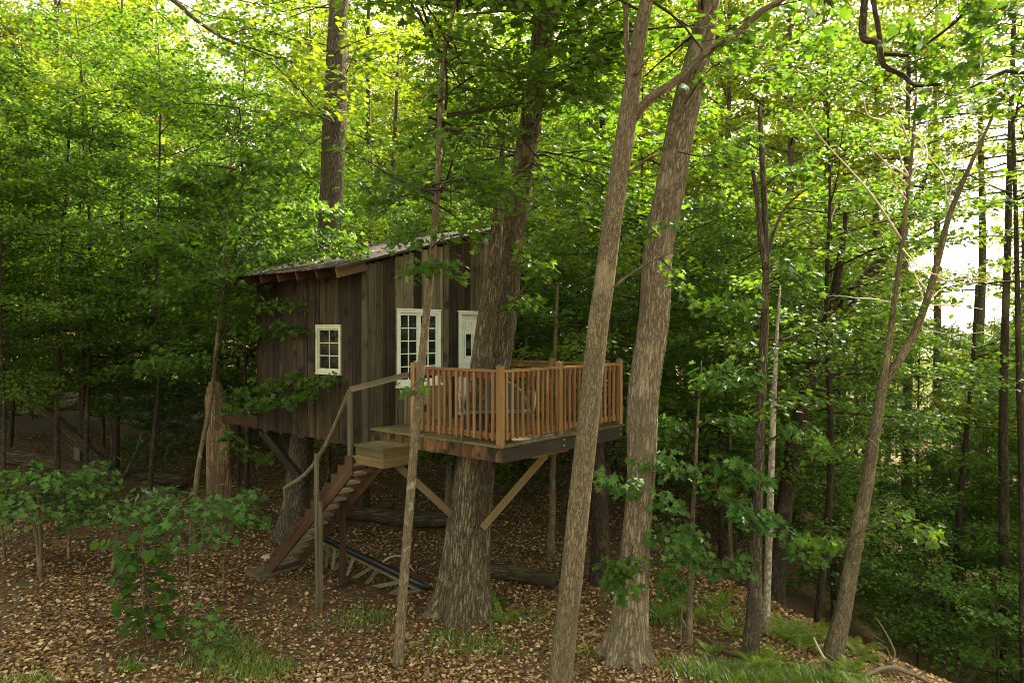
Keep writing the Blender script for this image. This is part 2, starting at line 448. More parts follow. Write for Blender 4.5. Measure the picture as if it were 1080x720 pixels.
M['grass'] = leaf_mat('grass_blade', (.075, .14, .012), (.12, .19, .018), (.18, .24, .03), .45, (1.6, 1.5, .5), .05, .1)
M['litter'] = leaf_mat('dead_leaf', None, None, None, .15, (1.2, 1.0, .8), .03, 0.0, [(.05, (0.04951, 0.026, 0.01202)), (.25, (0.132, 0.06717, 0.02805)), (.5, (0.2421, 0.1355, 0.0601)), (.75, (0.363, 0.2275, 0.1152)), (.95, (0.5171, 0.3737, 0.2154))])


def ground_mat():
    m, nt, out = new_mat('forest_soil')
    tc = nd(nt, 'ShaderNodeTexCoord')
    n1 = nd(nt, 'ShaderNodeTexNoise', {'Vector': tc.outputs['Object'], 'Scale': 14.0, 'Detail': 8.0, 'Roughness': .75})
    n2 = nd(nt, 'ShaderNodeTexNoise', {'Vector': tc.outputs['Object'], 'Scale': .5, 'Detail': 4.0})
    vo = nd(nt, 'ShaderNodeTexVoronoi', {'Vector': tc.outputs['Object'], 'Scale': 13.0, 'Randomness': 1.0})
    c1 = ramp(nt, n1.outputs[0], [(.3, (.025, .015, .008)), (.5, (.10, .066, .032)), (.75, (.24, .16, .082))])
    c2 = mixc(nt, .45, c1, vo.outputs['Color'], 'SOFT_LIGHT')
    c3 = mixc(nt, ramp(nt, n2.outputs[0], [(.4, (0, 0, 0)), (.62, (.6, .6, .6))]), c2, (.085, .05, .03))
    pb = nd(nt, 'ShaderNodeBsdfPrincipled', {'Base Color': c3, 'Roughness': .95})
    pb.inputs['Specular IOR Level'].default_value = .1
    bp = nd(nt, 'ShaderNodeBump', {'Height': n1.outputs[0], 'Strength': .7, 'Distance': .05})
    nt.links.new(bp.outputs[0], pb.inputs['Normal'])
    nt.links.new(pb.outputs[0], out.inputs[0])
    return m


M['soil'] = ground_mat()

# ------------------------------------------------------------------ ground
ax_ = np.concatenate([np.linspace(-260, -32, 30), np.linspace(-30, 30, 181), np.linspace(32, 260, 30)])
ay_ = np.concatenate([np.linspace(-200, -10, 24), np.linspace(-8, 40, 161), np.linspace(42, 320, 40)])
gx, gy = np.meshgrid(ax_, ay_, indexing='ij')
gz = ground(gx, gy)
gv = np.stack([gx, gy, gz], -1).reshape(-1, 3)
ii, jj = np.meshgrid(np.arange(len(ax_) - 1), np.arange(len(ay_) - 1), indexing='ij')
nn = len(ay_)
gf = np.stack([ii * nn + jj, (ii + 1) * nn + jj, (ii + 1) * nn + jj + 1, ii * nn + jj + 1], -1).reshape(-1, 4)
g = G()
g.add(gv, gf)
tag(g.obj('ground', M['soil'], None, True), 'brown forest floor falling away to the right', 'ground', None, 'structure')

# ------------------------------------------------------------------ treehouse frame: x = along the front (to the right), y = along the left side, away
ROT = math.atan2(.759, .651)
CORNER = np.array((-.16, 9.8, 0.0))
DZ = 2.89


def LW(b, a, z):
    c, s = math.cos(ROT), math.sin(ROT)
    return CORNER + np.array((c * b - s * a, s * b + c * a, z))


def wl(p):
    d = np.asarray(p) - CORNER
    c, s = math.cos(ROT), math.sin(ROT)
    return np.array((c * d[0] + s * d[1], -s * d[0] + c * d[1], d[2]))


def house_root(name):
    return empty(name, CORNER, ROT)


# ---- cabin
rs = np.random.RandomState(5)
cab = tag(house_root('treehouse_cabin'), 'small dark board cabin with sloping metal roof built up among the trees', 'cabin')
A0, A1, B1, ZB = 2.95, 6.45, 3.15, 2.58


def roof_z(b):
    return 5.66 + .275 * b


def boards_wall(name, along, fixed, lo, hi, holes, top, outward, mats, seam=.006):
    """A wall of vertical boards; holes are (lo, hi, z0, z1). along: 0 = boards step along b at a = fixed, 1 = along a at b = fixed."""
    g = G()
    t = lo
    while t < hi - .02:
        w = min(rs.uniform(.11, .24), hi - t)
        if hi - t - w < .08:
            w = hi - t
        th = rs.uniform(.018, .034)
        cuts = [(ZB - rs.uniform(0, .06), None)]
        c0, c1 = t, t + w - seam
        segs = [(ZB - rs.uniform(-.01, .05), min(top(c0), top(c1)))]
        pieces = [(c0, c1, segs[0][0], segs[0][1])]
        for (h0, h1, z0, z1) in holes:
            nxt = []
            for (q0, q1, s0, s1) in pieces:
                if q1 <= h0 or q0 >= h1:
                    nxt.append((q0, q1, s0, s1))
                    continue
                if q0 < h0:
                    nxt.append((q0, h0, s0, s1))
                if q1 > h1:
                    nxt.append((h1, q1, s0, s1))
                m0, m1 = max(q0, h0), min(q1, h1)
                if s0 < z0:
                    nxt.append((m0, m1, s0, z0))
                if s1 > z1:
                    nxt.append((m0, m1, z1, s1))
            pieces = nxt
        mi = 0
        if len(mats) > 1:
            mi = 1 if rs.rand() < (.25 if t < .45 else .72) else 0
        for (q0, q1, s0, s1) in pieces:
            if q1 - q0 < .004 or s1 - s0 < .004:
                continue
            f0, f1 = (fixed, fixed + outward * th)
            if along == 0:
                g.bx(q0, q1, min(f0, f1), max(f0, f1), s0, s1, mi)
            else:
                g.bx(min(f0, f1), max(f0, f1), q0, q1, s0, s1, mi)
        t += w
    return g.obj(name, mats, cab)


FW = (.59, 1.62, 3.56, 4.88)      # french window in the front wall: b0, b1, z0, z1
DR = (2.10, 2.70, 2.92, 4.87)     # door
SW = (3.675, 4.415, 3.77, 4.60)   # small window in the side wall
boards_wall('wall', 0, A0, -.03, B1, [FW, DR], lambda b: roof_z(b) - .01, -1, [M['siding'], M['siding_grey']])
boards_wall('wall', 1, 0.0, A0 + .001, A1, [SW], lambda a: roof_z(0) - .03, -1, [M['siding']])
boards_wall('wall', 0, A1, -.03, B1, [], lambda b: roof_z(b) - .01, 1, [M['siding']])
boards_wall('wall', 1, B1, A0 + .001, A1, [], lambda a: roof_z(B1) - .03, 1, [M['siding']])
g = G()   # dark inner lining, so that no light leaks between the boards
for (x0, x1, y0, y1) in ((.03, .05, A0 + .05, A1 - .05), (B1 - .05, B1 - .03, A0 + .05, A1 - .05), (.05, B1 - .05, A1 - .06, A1 - .04)):
    g.bx(x0, x1, y0, y1, ZB + .1, roof_z(0) - .12 if x1 < 1 or x0 > 1 else roof_z(0) - .12)
g.bx(.05, B1 - .05, A0 + .05, A1 - .07, ZB + .02, ZB + .09)
g.obj('floor', M['dark_timber'], cab)
g = G()
g.bx(-.062, -.036, A0 - .05, A0 + .10, ZB - .04, roof_z(0) - .05)
g.bx(-.036, .12, A0 - .062, A0 - .036, ZB - .04, roof_z(0) - .03)
g.obj('corner_board', M['siding_grey'], cab)

# roof: corrugated sheet over rafters, deep eave on the side wall
g = G()
b0, b1, a0, a1 = -.70, B1 + .35, A0 - .10, A1 + .35
nb, na = 14, 240
bs, as_ = np.linspace(b0, b1, nb), np.linspace(a0, a1, na)
bb, aa = np.meshgrid(bs, as_, indexing='ij')
zz = roof_z(bb) + .055 + .012 * np.sin(aa * 2 * math.pi / .076) + .008 * np.sin(bb * 5 + aa * 2)
top = np.stack([bb, aa, zz], -1).reshape(-1, 3)
i2, j2 = np.meshgrid(np.arange(nb - 1), np.arange(na - 1), indexing='ij')
ff = np.stack([i2 * na + j2, (i2 + 1) * na + j2, (i2 + 1) * na + j2 + 1, i2 * na + j2 + 1], -1).reshape(-1, 4)
bkr = np.stack([bb, aa, zz], -1).reshape(-1, 3)
g.add(top, ff, bkr)
g.add(top - np.array((0, 0, .006)), ff[:, ::-1], bkr)
roof = g.obj('roof', M['roof'], cab, True)
g = G()
for a in np.arange(A0 + .55, A1 + .3, .58):
    g.beam((b0 + .06, a, roof_z(b0 + .06) - .05), (b1 - .06, a, roof_z(b1 - .06) - .05), .045, .13)
g.obj('rafter', M['brown_timber'], roof)
g = G()
g.beam((b0 + .05, A0 - .03, roof_z(b0 + .05) - .055), (-.07, A0 - .03, roof_z(-.07) - .055), .04, .15)
tag(g.obj('barge_board', M['tan_timber'], roof), 'pale yellow board closing the eave end')
g = G()
g.beam((b0 - .02, a0 - .012, roof_z(b0) + .03), (b1, a0 - .012, roof_z(b1) + .03), .022, .035)
g.obj('drip_edge', M['dark_timber'], roof)
# rust flakes and old leaves lying on the roof belong to its look
g = G()
n = 60
rb, ra = rs.uniform(b0 + .05, b1 - .1, n), rs.uniform(a0 + .05, a1 - .1, n)
pos = np.stack([rb, ra, roof_z(rb) + .078], -1)
axx = np.stack([rs.normal(0, 1, n), rs.normal(0, 1, n), rs.normal(0, .1, n)], -1)
g.leaves(pos, axx, np.stack([rs.normal(0, .3, n), rs.normal(0, .3, n), np.ones(n)], -1), rs.uniform(.04, .09, n), 1)
lr = g.obj('fallen_leaves', M['litter'], cab, False, False)
lr['kind'] = 'stuff'


def window(wall, lo, hi, z0, z1, cols, rows, mat, fr=.055, sashes=1, bar=.018, ex=.03):
    """Window in the front wall (wall 0, plane a = A0) or in the side wall (wall 1, plane b = 0)."""
    w = empty('window', (0, 0, 0))
    w.parent = cab

    def bxm(g, q0, q1, d0, d1, zz0, zz1):
        if wall == 0:
            g.bx(q0, q1, A0 - d1, A0 - d0, zz0, zz1)
        else:
            g.bx(-d1, -d0, q0, q1, zz0, zz1)
    g = G()
    bxm(g, lo, lo + fr, -.04, .045, z0, z1)
    bxm(g, hi - fr, hi, -.04, .045, z0, z1)
    bxm(g, lo + fr, hi - fr, -.04, .045, z1 - fr, z1)
    bxm(g, lo + fr, hi - fr, -.04, .045, z0, z0 + fr)
    g.obj('frame', mat, w)
    g = G()
    bxm(g, lo - ex * .3, hi + ex * .3, .0, .055, z1 + .002, z1 + .022)
    g.obj('head_trim', mat, w)
    g = G()
    bxm(g, lo - ex, hi + ex, .0, .06 + ex * .5, z0 - .03 - ex * .4, z0 - .002)
    g.obj('sill', mat, w)
    W = (hi - lo - 2 * fr) / sashes
    for s in range(sashes):
        q0 = lo + fr + s * W
        q1 = q0 + W
        st = .045 if sashes > 1 else .025
        g = G()
        bxm(g, q0 + .002, q0 + st, -.02, .02, z0 + fr, z1 - fr)
        bxm(g, q1 - st, q1 - .002, -.02, .02, z0 + fr, z1 - fr)
        bxm(g, q0 + st, q1 - st, -.02, .02, z1 - fr - st, z1 - fr)
        bxm(g, q0 + st, q1 - st, -.02, .02, z0 + fr, z0 + fr + st)
        i0, i1, k0, k1 = q0 + st, q1 - st, z0 + fr + st, z1 - fr - st
        for c in range(1, cols):
            x = i0 + (i1 - i0) * c / cols
            bxm(g, x - bar / 2, x + bar / 2, -.012, .012, k0, k1)
        for r in range(1, rows):
            z = k0 + (k1 - k0) * r / rows
            bxm(g, i0, i1, -.010, .010, z - bar / 2, z + bar / 2)
        g.obj('sash', mat, w)
        g = G()
        bxm(g, i0 - .01, i1 + .01, -.006, -.002, k0 - .01, k1 + .01)
        g.obj('pane', M['pane'], w)
    return w


window(0, *FW, 2, 5, M['white'], .05, 2)
window(1, *SW, 2, 3, M['cream'], .05, 1, .016, .004)
# door
dr = empty('door', (0, 0, 0))
dr.parent = cab
g = G()
g.bx(DR[0], DR[0] + .05, A0 - .05, A0 + .05, DR[2], DR[3])
g.bx(DR[1] - .05, DR[1], A0 - .05, A0 + .05, DR[2], DR[3])
g.bx(DR[0] + .05, DR[1] - .05, A0 - .05, A0 + .05, DR[3] - .04, DR[3])
g.bx(DR[0] - .03, DR[1] + .03, A0 - .075, A0 - .001, DR[3] + .002, DR[3] + .03)
g.obj('door_frame', M['white'], dr)
g = G()
x0, x1 = DR[0] + .053, DR[1] - .053
ya = A0 + .02
zt = DR[3] - .12
cuts = [(DR[2] + .02, zt)]
g.bx(x0, x1, ya, ya + .04, DR[2] + .02, zt)
wd = x1 - x0
for (p0, p1, q0, q1) in ((.08, .30, .885, .965), (.37, .63, .885, .965), (.70, .92, .885, .965), (.08, .26, .60, .85), (.74, .92, .60, .85), (.08, .44, .32, .55), (.56, .92, .32, .55), (.08, .44, .05, .27), (.56, .92, .05, .27)):
    u0, u1, v0, v1 = x0 + wd * p0, x0 + wd * p1, DR[2] + (zt - DR[2]) * q0, DR[2] + (zt - DR[2]) * q1
    for e in ((u0, u1, v0, v0 + .018), (u0, u1, v1 - .018, v1), (u0, u0 + .018, v0 + .018, v1 - .018), (u1 - .018, u1, v0 + .018, v1 - .018)):
        g.bx(e[0], e[1], ya - .012, ya - .001, e[2], e[3])
g.bx(x0 + wd * .30, x0 + wd * .70, ya - .014, ya - .001, DR[2] + (zt - DR[2]) * .585, DR[2] + (zt - DR[2]) * .865)
g.bx(DR[0] + .05, DR[1] - .05, ya + .005, ya + .03, zt + .003, DR[3] - .042)
g.obj('slab', M['white'], dr)
g = G()
g.bx(x0 + wd * .36, x0 + wd * .64, ya - .02, ya - .015, DR[2] + (zt - DR[2]) * .61, DR[2] + (zt - DR[2]) * .84)
g.obj('pane', M['pane'], dr)
g = G()
g.tube([(x1 - .07, ya, 3.9), (x1 - .07, ya - .05, 3.9)], [.02, .028], 10)
g.obj('handle', M['steel'], dr)
# floor beams and the brace under the far end
g = G()
g.bx(.10, .24, A0 + .2, 8.55, ZB - .03, ZB + .21)
tag(g.obj('floor_beam', M['brown_timber'], cab), 'weathered beam running on past the cabin to a dead trunk')
g = G()
g.bx(2.6, 2.74, A0 + .1, A1 + .1, ZB - .15, ZB + .0)
g.bx(-.02, B1, A1 - .16, A1 - .02, ZB - .16, ZB - .05)
g.bx(-.02, B1, A0 + .02, A0 + .16, ZB - .16, ZB - .05)
g.obj('floor_beam', M['dark_timber'], cab)
g = G()
g.beam((-.02, 6.2, ZB - .08), (.35, 5.35, 1.55), .13, .13)
g.obj('knee_brace', M['dark_timber'], cab)

# ---- deck
deck = tag(house_root('deck'), 'raised wooden deck in front of the cabin with dark edge boards', 'deck')
DB, DA = 3.22, 2.90
TRL = wl(P(509, 470, 11.25))           # where the big trunk passes the deck boards (local)
g = G()
bw, t = .138, -.02
while t < DB:
    w = min(bw, DB + .02 - t)
    # boards run along a; the ones that meet the trunk stop either side of it
    if abs(t + w / 2 - TRL[0]) < .42:
        hw = math.sqrt(max(.0, .44 ** 2 - (t + w / 2 - TRL[0]) ** 2)) + .05
        g.bx(t, t + w - .006, -.03, TRL[1] - hw, DZ - .032, DZ + rs.uniform(-.002, .002))
        g.bx(t, t + w - .006, TRL[1] + hw, DA, DZ - .032, DZ + rs.uniform(-.002, .002))
    else:
        g.bx(t, t + w - .006, -.03 - rs.uniform(0, .01), DA, DZ - .032, DZ + rs.uniform(-.002, .002))
    t += w
g.obj('decking', M['deck'], deck)
g = G()
t = .0
while t < DA:
    w = rs.uniform(.09, .17)
    w = min(w, DA - t)
    g.bx(.0, .036, t, t + w - .003, DZ - .235 + rs.uniform(-.004, .004), DZ - .035)
    t += w
g.obj('fascia', M['fascia'], deck)
g = G()
g.bx(.037, DB, .0, .04, DZ - .25, DZ - .036)
tag(g.obj('fascia', M['black_board'], deck), 'blackened edge board on the right side')
g = G()
g.bx(.037, DB, DA - .04, DA, DZ - .24, DZ - .036)
g.bx(DB - .04, DB, .041, DA - .041, DZ - .24, DZ - .036)
for a in np.arange(.42, DA - .2, .41):
    if abs(a - TRL[1]) > .42:
        g.bx(.037, DB - .041, a, a + .04, DZ - .22, DZ - .034)
    else:
        g.bx(.037, TRL[0] - .42, a, a + .04, DZ - .22, DZ - .034)
        g.bx(TRL[0] + .42, DB - .041, a, a + .04, DZ - .22, DZ - .034)
g.obj('joist', M['dark_timber'], deck)
g = G()
g.bx(.85, 1.75, .10, .24, DZ - .30, DZ - .255)
g.obj('brace_plate', M['cedar'], deck)
for (q0, q1, mt) in ((wl(P(509, 556, 10.95)), (1.25, .17, DZ - .30), 'tan_timber'), (wl(P(477, 542, 11.0)), wl(P(413, 484, 11.0)), 'tan_timber'), (wl(P(517, 536, 11.5)), (1.1, 1.7, DZ - .26), 'grey_timber')):
    g = G()
    g.beam(q0, q1, .07, .11)
    g.obj('knee_brace', M[mt], deck)
for b, a in ((.01, .018), (DB - .15, .0), (1.42, 0.0)):
    for dz in (.08, .17):
        g = G()
        g.box((b + .06, a - .008, DZ - dz), (.028, .016, .028))
        g.obj('bolt_head', M['galv'], deck)

# ---- railing
rail = tag(house_root('deck_railing'), 'cedar railing with close upright slats round three sides of the deck', 'railing')
RH = 1.06


def rpost(b, a, h=1.12, mat='cedar_post'):
    g = G()
    g.bx(b - .044, b + .044, a - .044, a + .044, DZ + .002, DZ + h)
    o = g.obj('post', M[mat], rail)
    g = G()
    z = DZ + h
    v = [(b - .05, a - .05, z + .001), (b + .05, a - .05, z + .001), (b + .05, a + .05, z + .001), (b - .05, a + .05, z + .001), (b, a, z + .03)]
    g.add(v, [(3, 2, 1, 0), (0, 1, 4), (1, 2, 4), (2, 3, 4), (3, 0, 4)])
    g.obj('post_cap', M['steel'], o)


def rail_run(p0, p1, inward, n):
    """Top and bottom rails with balusters on the outer face between two posts (b, a)."""
    p0, p1 = np.array(p0), np.array(p1)
    d = (p1 - p0) / np.linalg.norm(p1 - p0)
    q0, q1 = p0 + d * .046, p1 - d * .046
    iw = np.array(inward)
    for z, th, w in ((RH - .02, .038, .09), (.12, .085, .038)):
        g = G()
        g.beam((*q0, DZ + z), (*q1, DZ + z), w, th)
        g.obj('top_rail' if z > .5 else 'bottom_rail', M['cedar'], rail)
    g = G()
    g.beam((*q0, DZ + RH - .085), (*q1, DZ + RH - .085), .036, .085)
    g.obj('upper_rail', M['cedar'], rail)
    for k in range(n):
        c = q0 + (q1 - q0) * (k + .5) / n - iw * .034 + rs.uniform(-.004, .004) * d
        g = G()
        ang = rs.normal(0, .006)
        g.beam((*c, DZ + .055 + rs.uniform(0, .02)), (*(c + d * ang), DZ + RH - .042), .026, .040, (d[0], d[1], 0))
        g.obj('baluster', M['cedar'], rail)


for p in ((.045, .045), (.045, 1.85), (1.42, .045), (DB - .05, .045), (DB - .05, 1.5), (DB - .05, DA - .08)):
    rpost(*p)
rail_run((.045, .045), (.045, 1.85), (1, 0), 14)
rail_run((.045, .045), (1.42, .045), (0, 1), 11)
rail_run((1.42, .045), (DB - .05, .045), (0, 1), 13)
rail_run((DB - .05, .045), (DB - .05, 1.5), (-1, 0), 12)
rail_run((DB - .05, 1.5), (DB - .05, DA - .08), (-1, 0), 11)

# ---- step box beside the deck
sb = tag(house_root('step_box'), 'mossy boxed wooden step below the deck edge at the stair top', 'step')
g = G()
for k in range(4):
    g.bx(-.62 + k * .152, -.62 + k * .152 + .148, 1.80, 2.52, 2.70, 2.735)
g.obj('top', M['deck'], sb)
g = G()
for z0, z1 in ((2.43, 2.575), (2.58, 2.698)):
    g.bx(-.60, -.57, 1.82, 2.50, z0, z1)
    g.bx(-.57, -.003, 1.82, 1.85, z0, z1)
    g.bx(-.57, -.003, 2.47, 2.50, z0, z1)
g.obj('side_board', M['tan_timber'], sb)

# ---- staircase
st = tag(house_root('staircase'), 'steep open wooden stair with saw-tooth stringers leading up to the deck', 'staircase')
N_T, AT, AB = 14, 2.52, 5.12
ZT, ZF = 2.54, float(ground(*LW(-.35, 5.12, 0)[:2])) + .07
run, rise = (AB - AT) / N_T, (ZT - ZF) / N_T


def stringer(b):
    g = G()
    prof = []
    for k in range(N_T):
        prof.append((AT + k * run, ZT - k * rise))
        prof.append((AT + (k + 1) * run, ZT - k * rise))
    prof.append((AB, ZF))
    prof.append((AB - .20, ZF))
    prof.append((AT, ZT - .24 - .05))
    v = [(b, a, z) for a, z in prof] + [(b + .038, a, z) for a, z in prof]
    n = len(prof)
    f = [tuple(range(n)), tuple(range(2 * n - 1, n - 1, -1))] + [(i, i + n, (i + 1) % n + n, (i + 1) % n) for i in range(n)]
    s = (AB - AT, ZF - ZT)
    L = math.hypot(*s)
    bk = [(p[0] * 1.0, (p[1] - AT) * s[1] / L - (p[2] - ZT) * s[0] / L, (p[1] - AT) * s[0] / L + (p[2] - ZT) * s[1] / L + 3 * b) for p in v]
    g.add(v, f, bk)
    g.obj('stringer', M['brown_timber'], st)


stringer(-.66)
stringer(-.06)
for k in range(N_T):
    g = G()
    g.box((-.34, AT + (k + .5) * run, ZT - k * rise - .018 - .03), (.52, run + .02, .035), Matrix.Rotation(rs.normal(0, .02), 3, 'Y'))
    g.obj('tread', M['tread'], st)
g = G()
for k in range(3):
    g.bx(-.86, .06, AB - .20 + k * .17, AB - .035 + k * .17, ZF - .10, ZF + .01)
g.obj('foot_pad', M['grey_timber'], st)


def lpx(u, v, a, b_guess):
    """Local point on the ray of (u, v) at local y = a."""
    lo, hi = 6., 30.
    for _ in range(60):
        m = (lo + hi) / 2
        if wl(P(u, v, m))[1] < a:
            lo = m
        else:
            hi = m
    return wl(P(u, v, lo))


hp = [lpx(369, 412, 2.62, 0), lpx(353, 449, 3.15, 0), lpx(339, 477, 3.55, 0), lpx(323, 499, 3.95, 0), lpx(300, 515, 4.45, 0)]
g = G()
g.tube(hp, [.038, .036, .040, .036, .034], 10, .05, res=4)
tag(g.obj('handrail', M['bark_young'], st), 'handrail of one bent peeled branch')
g = G()
g.beam(hp[0] + np.array((0, 0, .02)), (.0, 1.93, DZ + .93), .045, .09)
g.obj('handrail', M['grey_timber'], st)
for (p0, p1, w, mt) in ((hp[0] + np.array((0, 0, .01)), (hp[0][0], hp[0][1], 2.42), .075, 'grey_timber'), (hp[4] + np.array((0, 0, .02)), (hp[4][0] + .05, hp[4][1] - .06, .85), .055, 'grey_timber')):
    g = G()
    g.beam(p0, p1, w, w * .6, (1, 0, 0))
    g.obj('handrail_post', M[mt], st)
pw = GP(335, 641)
pl = wl(pw)
g = G()
g.beam((pl[0], pl[1], pw[2] - .1), (pl[0], pl[1] + .02, hp[2][2] + .05), .07, .045, (1, 0, 0))
g.beam((pl[0] + .02, pl[1] - .06, pw[2] - .1), (pl[0] + .02, pl[1] - .05, 1.75), .075, .04, (1, 0, 0))
g.obj('stair_post', M['grey_timber'], st)
g = G()
zg = float(ground(*LW(-.10, 3.55, 0)[:2]))
g.beam((-.10, 3.55, zg - .05), (-.09, 3.55, 1.60), .08, .075, (1, 0, 0))
g.beam((-.25, 3.55, zg + .03), (.12, 3.55, zg + .03), .09, .04)
g.obj('stair_post', M['brown_timber'], st)

# ---- patio loveseat on the deck
ls = empty('patio_loveseat', LW(.60, .62, DZ + .003), ROT - math.radians(45))
tag(ls, 'patio seat with arched green sling back and pale tube frame on the deck', 'patio seat')
wv = .50


def arch(t):
    return np.array((wv * math.cos(t), .20 + .10 * math.sin(t), .42 + .43 * math.sin(t)))


g = G()
g.tube([arch(t) for t in np.linspace(0, math.pi, 17)], np.full(17, .016), 8)
g.tube([(-wv, .2, .42), (-wv, -.32, .40), (wv, -.32, .40), (wv, .2, .42)], [.016] * 4, 8)
g.obj('frame', M['rim'], ls, True)
g = G()
ts = np.linspace(.03, math.pi - .03, 17)
v = [arch(t) * np.array((.97, 1, .985)) for t in ts] + [np.array((arch(t)[0] * .97, .20, .41)) for t in ts]
v2 = [p + np.array((0, .012, 0)) for p in v]
f = [(i, i + 1, i + 18, i + 17) for i in range(16)]
g.add(v, [q[::-1] for q in f])
g.add(v2, f)
g.obj('backrest', M['sling'], ls)
g = G()
g.bx(-wv + .02, wv - .02, -.31, .19, .385, .40)
g.obj('seat', M['sling'], ls)
for s in (-1, 1):
    g = G()
    g.tube([(s * (wv + .02), .22, .66), (s * (wv + .07), .0, .68), (s * (wv + .06), -.30, .64), (s * (wv + .04), -.34, .42)], [.018, .022, .022, .016], 8, res=3)
    g.obj('armrest', M['rim'], ls, True)
    for y in (-.3, .2):
        g = G()
        g.tube([(s * wv, y, .41), (s * (wv + .03), y * 1.1, 0.0)], [.015, .015], 8)
        g.obj('leg', M['rim'], ls, True)
# small black block at the rail foot by the corner post
br = G()
br.box((0, 0, .045), (.19, .09, .085))
o = br.obj('block', M['pipe'], None)
o.location = LW(.22, .22, DZ + .004)
o.rotation_euler = (0, 0, ROT)
tag(o, 'small black block on the deck behind the corner post', 'block')

# ---- old rail frame and black pipe under the deck
q0, q1 = np.array((-3.40, 12.8, 0)), np.array((-1.55, 11.95, 0))
r0, r1 = np.array((-3.42, 12.75, 0)), np.array((-1.95, 11.65, 0))
for q in (q0, q1, r0, r1):
    q[2] = ground(q[0], q[1])
mid = (q0 + q1) / 2
fr = tag(empty('rail_frame', mid), 'leaning frame of old grey rails and short stakes beside the stair foot', 'rail frame')
dd = (q1 - q0) / np.linalg.norm(q1 - q0)
t0, t1 = q0 + (0, 0, .50), q1 + (0, 0, .10)
g = G()
g.beam(t0 - mid, t1 - mid, .09, .035)
g.obj('rail', M['grey_timber'], fr)
g = G()
g.beam(r0 - mid + (0, 0, .04), r1 - mid + (0, 0, .03), .045, .085)
g.obj('rail', M['brown_timber'], fr)
for k, (tt, tb) in enumerate(((.03, .02), (.10, .12), (.22, .14), (.30, .33), (.50, .40), (.56, .60), (.80, .68), (.86, .92), (.97, .94))):
    top, bot = t0 + (t1 - t0) * tt, r0 + (r1 - r0) * tb + (0, 0, .05)
    g = G()
    g.beam(bot - mid, top - mid - (0, 0, .02), .06, .03, (0, 1, 0))
    g.obj('stake', M['grey_timber'], fr)
g = G()
g.tube([t0 - mid + (0, 0, .075) - dd * .1, (t0 + t1) / 2 - mid + (0, 0, .085), t1 - mid + (0, 0, .075) + dd * .15], [.055, .055, .055], 14, res=3)
o = g.obj('black_pipe', M['pipe'], None, True)
o.location = mid
tag(o, 'long black plastic pipe lying along the old rail frame', 'pipe')
# black hose on the floor beam at the far left
g = G()
pts = [LW(.17, 6.5, ZB + .26), LW(.17, 7.3, ZB + .235), LW(.17, 8.5, ZB + .245)]
g.tube(np.array(pts) - pts[0], [.03, .03, .03], 10, res=3)
o = g.obj('black_hose', M['pipe'], None, True)
o.location = pts[0]
tag(o, 'black hose lying along the beam between the cabin and the dead trunk', 'hose')
st_p = GP(246, 566)
g = G()
g.tube([(0, 0, .0), (0, 0, .03), (0, 0, .07)], [.10, .12, .05], 9, .12)
o = g.obj('stone', M['stone'], None, True)
o.location = GP(282, 588)
tag(o, 'pale flat stone in the leaf litter beside the stair', 'stone')
gpst = GP(82, 494)
g = G()
g.bx(-.09, .09, -.05, .05, 0, .62)
g.bx(-.13, .13, -.07, .07, .621, .66)
o = g.obj('post', M['grey_timber'], None)
o.location = gpst
tag(o, 'short grey post with a flat cap standing in the shade near the fallen limb', 'post')

# ------------------------------------------------------------------ foliage builders
def norm(v):
    return v / (np.linalg.norm(v, axis=-1, keepdims=True) + 1e-9)


def scatter_leaves(g, rng, seg0, segv, n, size, lod, sig=(.10, .045), droop=.25, tilt=.45, bias=.7, mi=0):
    """n leaves along the twigs seg0 + t * segv, lying mostly flat, to both sides of the twig."""
    L = np.linalg.norm(segv, axis=1)
    pr = L / L.sum()
    k = rng.choice(len(L), n, p=pr)
    t = rng.rand(n) ** bias
    d = norm(segv[k])
    side = norm(np.cross(d, np.array((0, 0, 1.))) + 1e-6)
    sgn = rng.choice((-1., 1.), n)
    off = np.abs(rng.normal(0, sig[0], n)) * sgn
    pos = seg0[k] + segv[k] * t[:, None] + side * off[:, None]
    pos[:, 2] += rng.normal(0, sig[1], n)
    ax = d * rng.uniform(.2, 1.0, n)[:, None] + side * (sgn * rng.uniform(.3, 1.2, n))[:, None]
    ax[:, 2] = -np.abs(rng.normal(droop, .2, n)) + .1
    ax += rng.normal(0, .2, (n, 3))
    nr = np.stack([rng.normal(0, tilt, n), rng.normal(0, tilt, n), np.ones(n)], -1)
    g.leaves(pos, ax, nr, size * rng.uniform(.65, 1.2, n), lod, mi)


def limb_twigs(rng, pts, width, nsub, up=.12):
    """Side twigs in the flat of a limb given by its polyline: arrays of starts and vectors."""
    pts = np.asarray(pts, float)
    L = np.concatenate([[0], np.cumsum(np.linalg.norm(np.diff(pts, axis=0), axis=1))])
    s0, sv = [], []
    for k in range(nsub):
        s = .18 + .82 * (k + rng.rand()) / nsub
        x = s * L[-1]
        i = min(np.searchsorted(L, x) - 1, len(pts) - 2)
        i = max(i, 0)
        p = pts[i] + (pts[i + 1] - pts[i]) * (x - L[i]) / (L[i + 1] - L[i] + 1e-9)
        d = norm(pts[i + 1] - pts[i])
        sd = norm(np.cross(d, (0, 0, 1.)) + 1e-6) * (1 if k % 2 else -1)
        a = rng.uniform(.6, 1.05)
        v = d * math.cos(a) + sd * math.sin(a)
        v[2] += rng.normal(up, .12)
        ln = width * (.35 + .75 * math.sin(math.pi * min(1, s * .8 + .12))) * rng.uniform(.7, 1.15)
        s0.append(p)
        sv.append(v * ln)
    s0.append(pts[-2])
    sv.append((pts[-1] - pts[-2]) * 1.15)
    return s0, sv


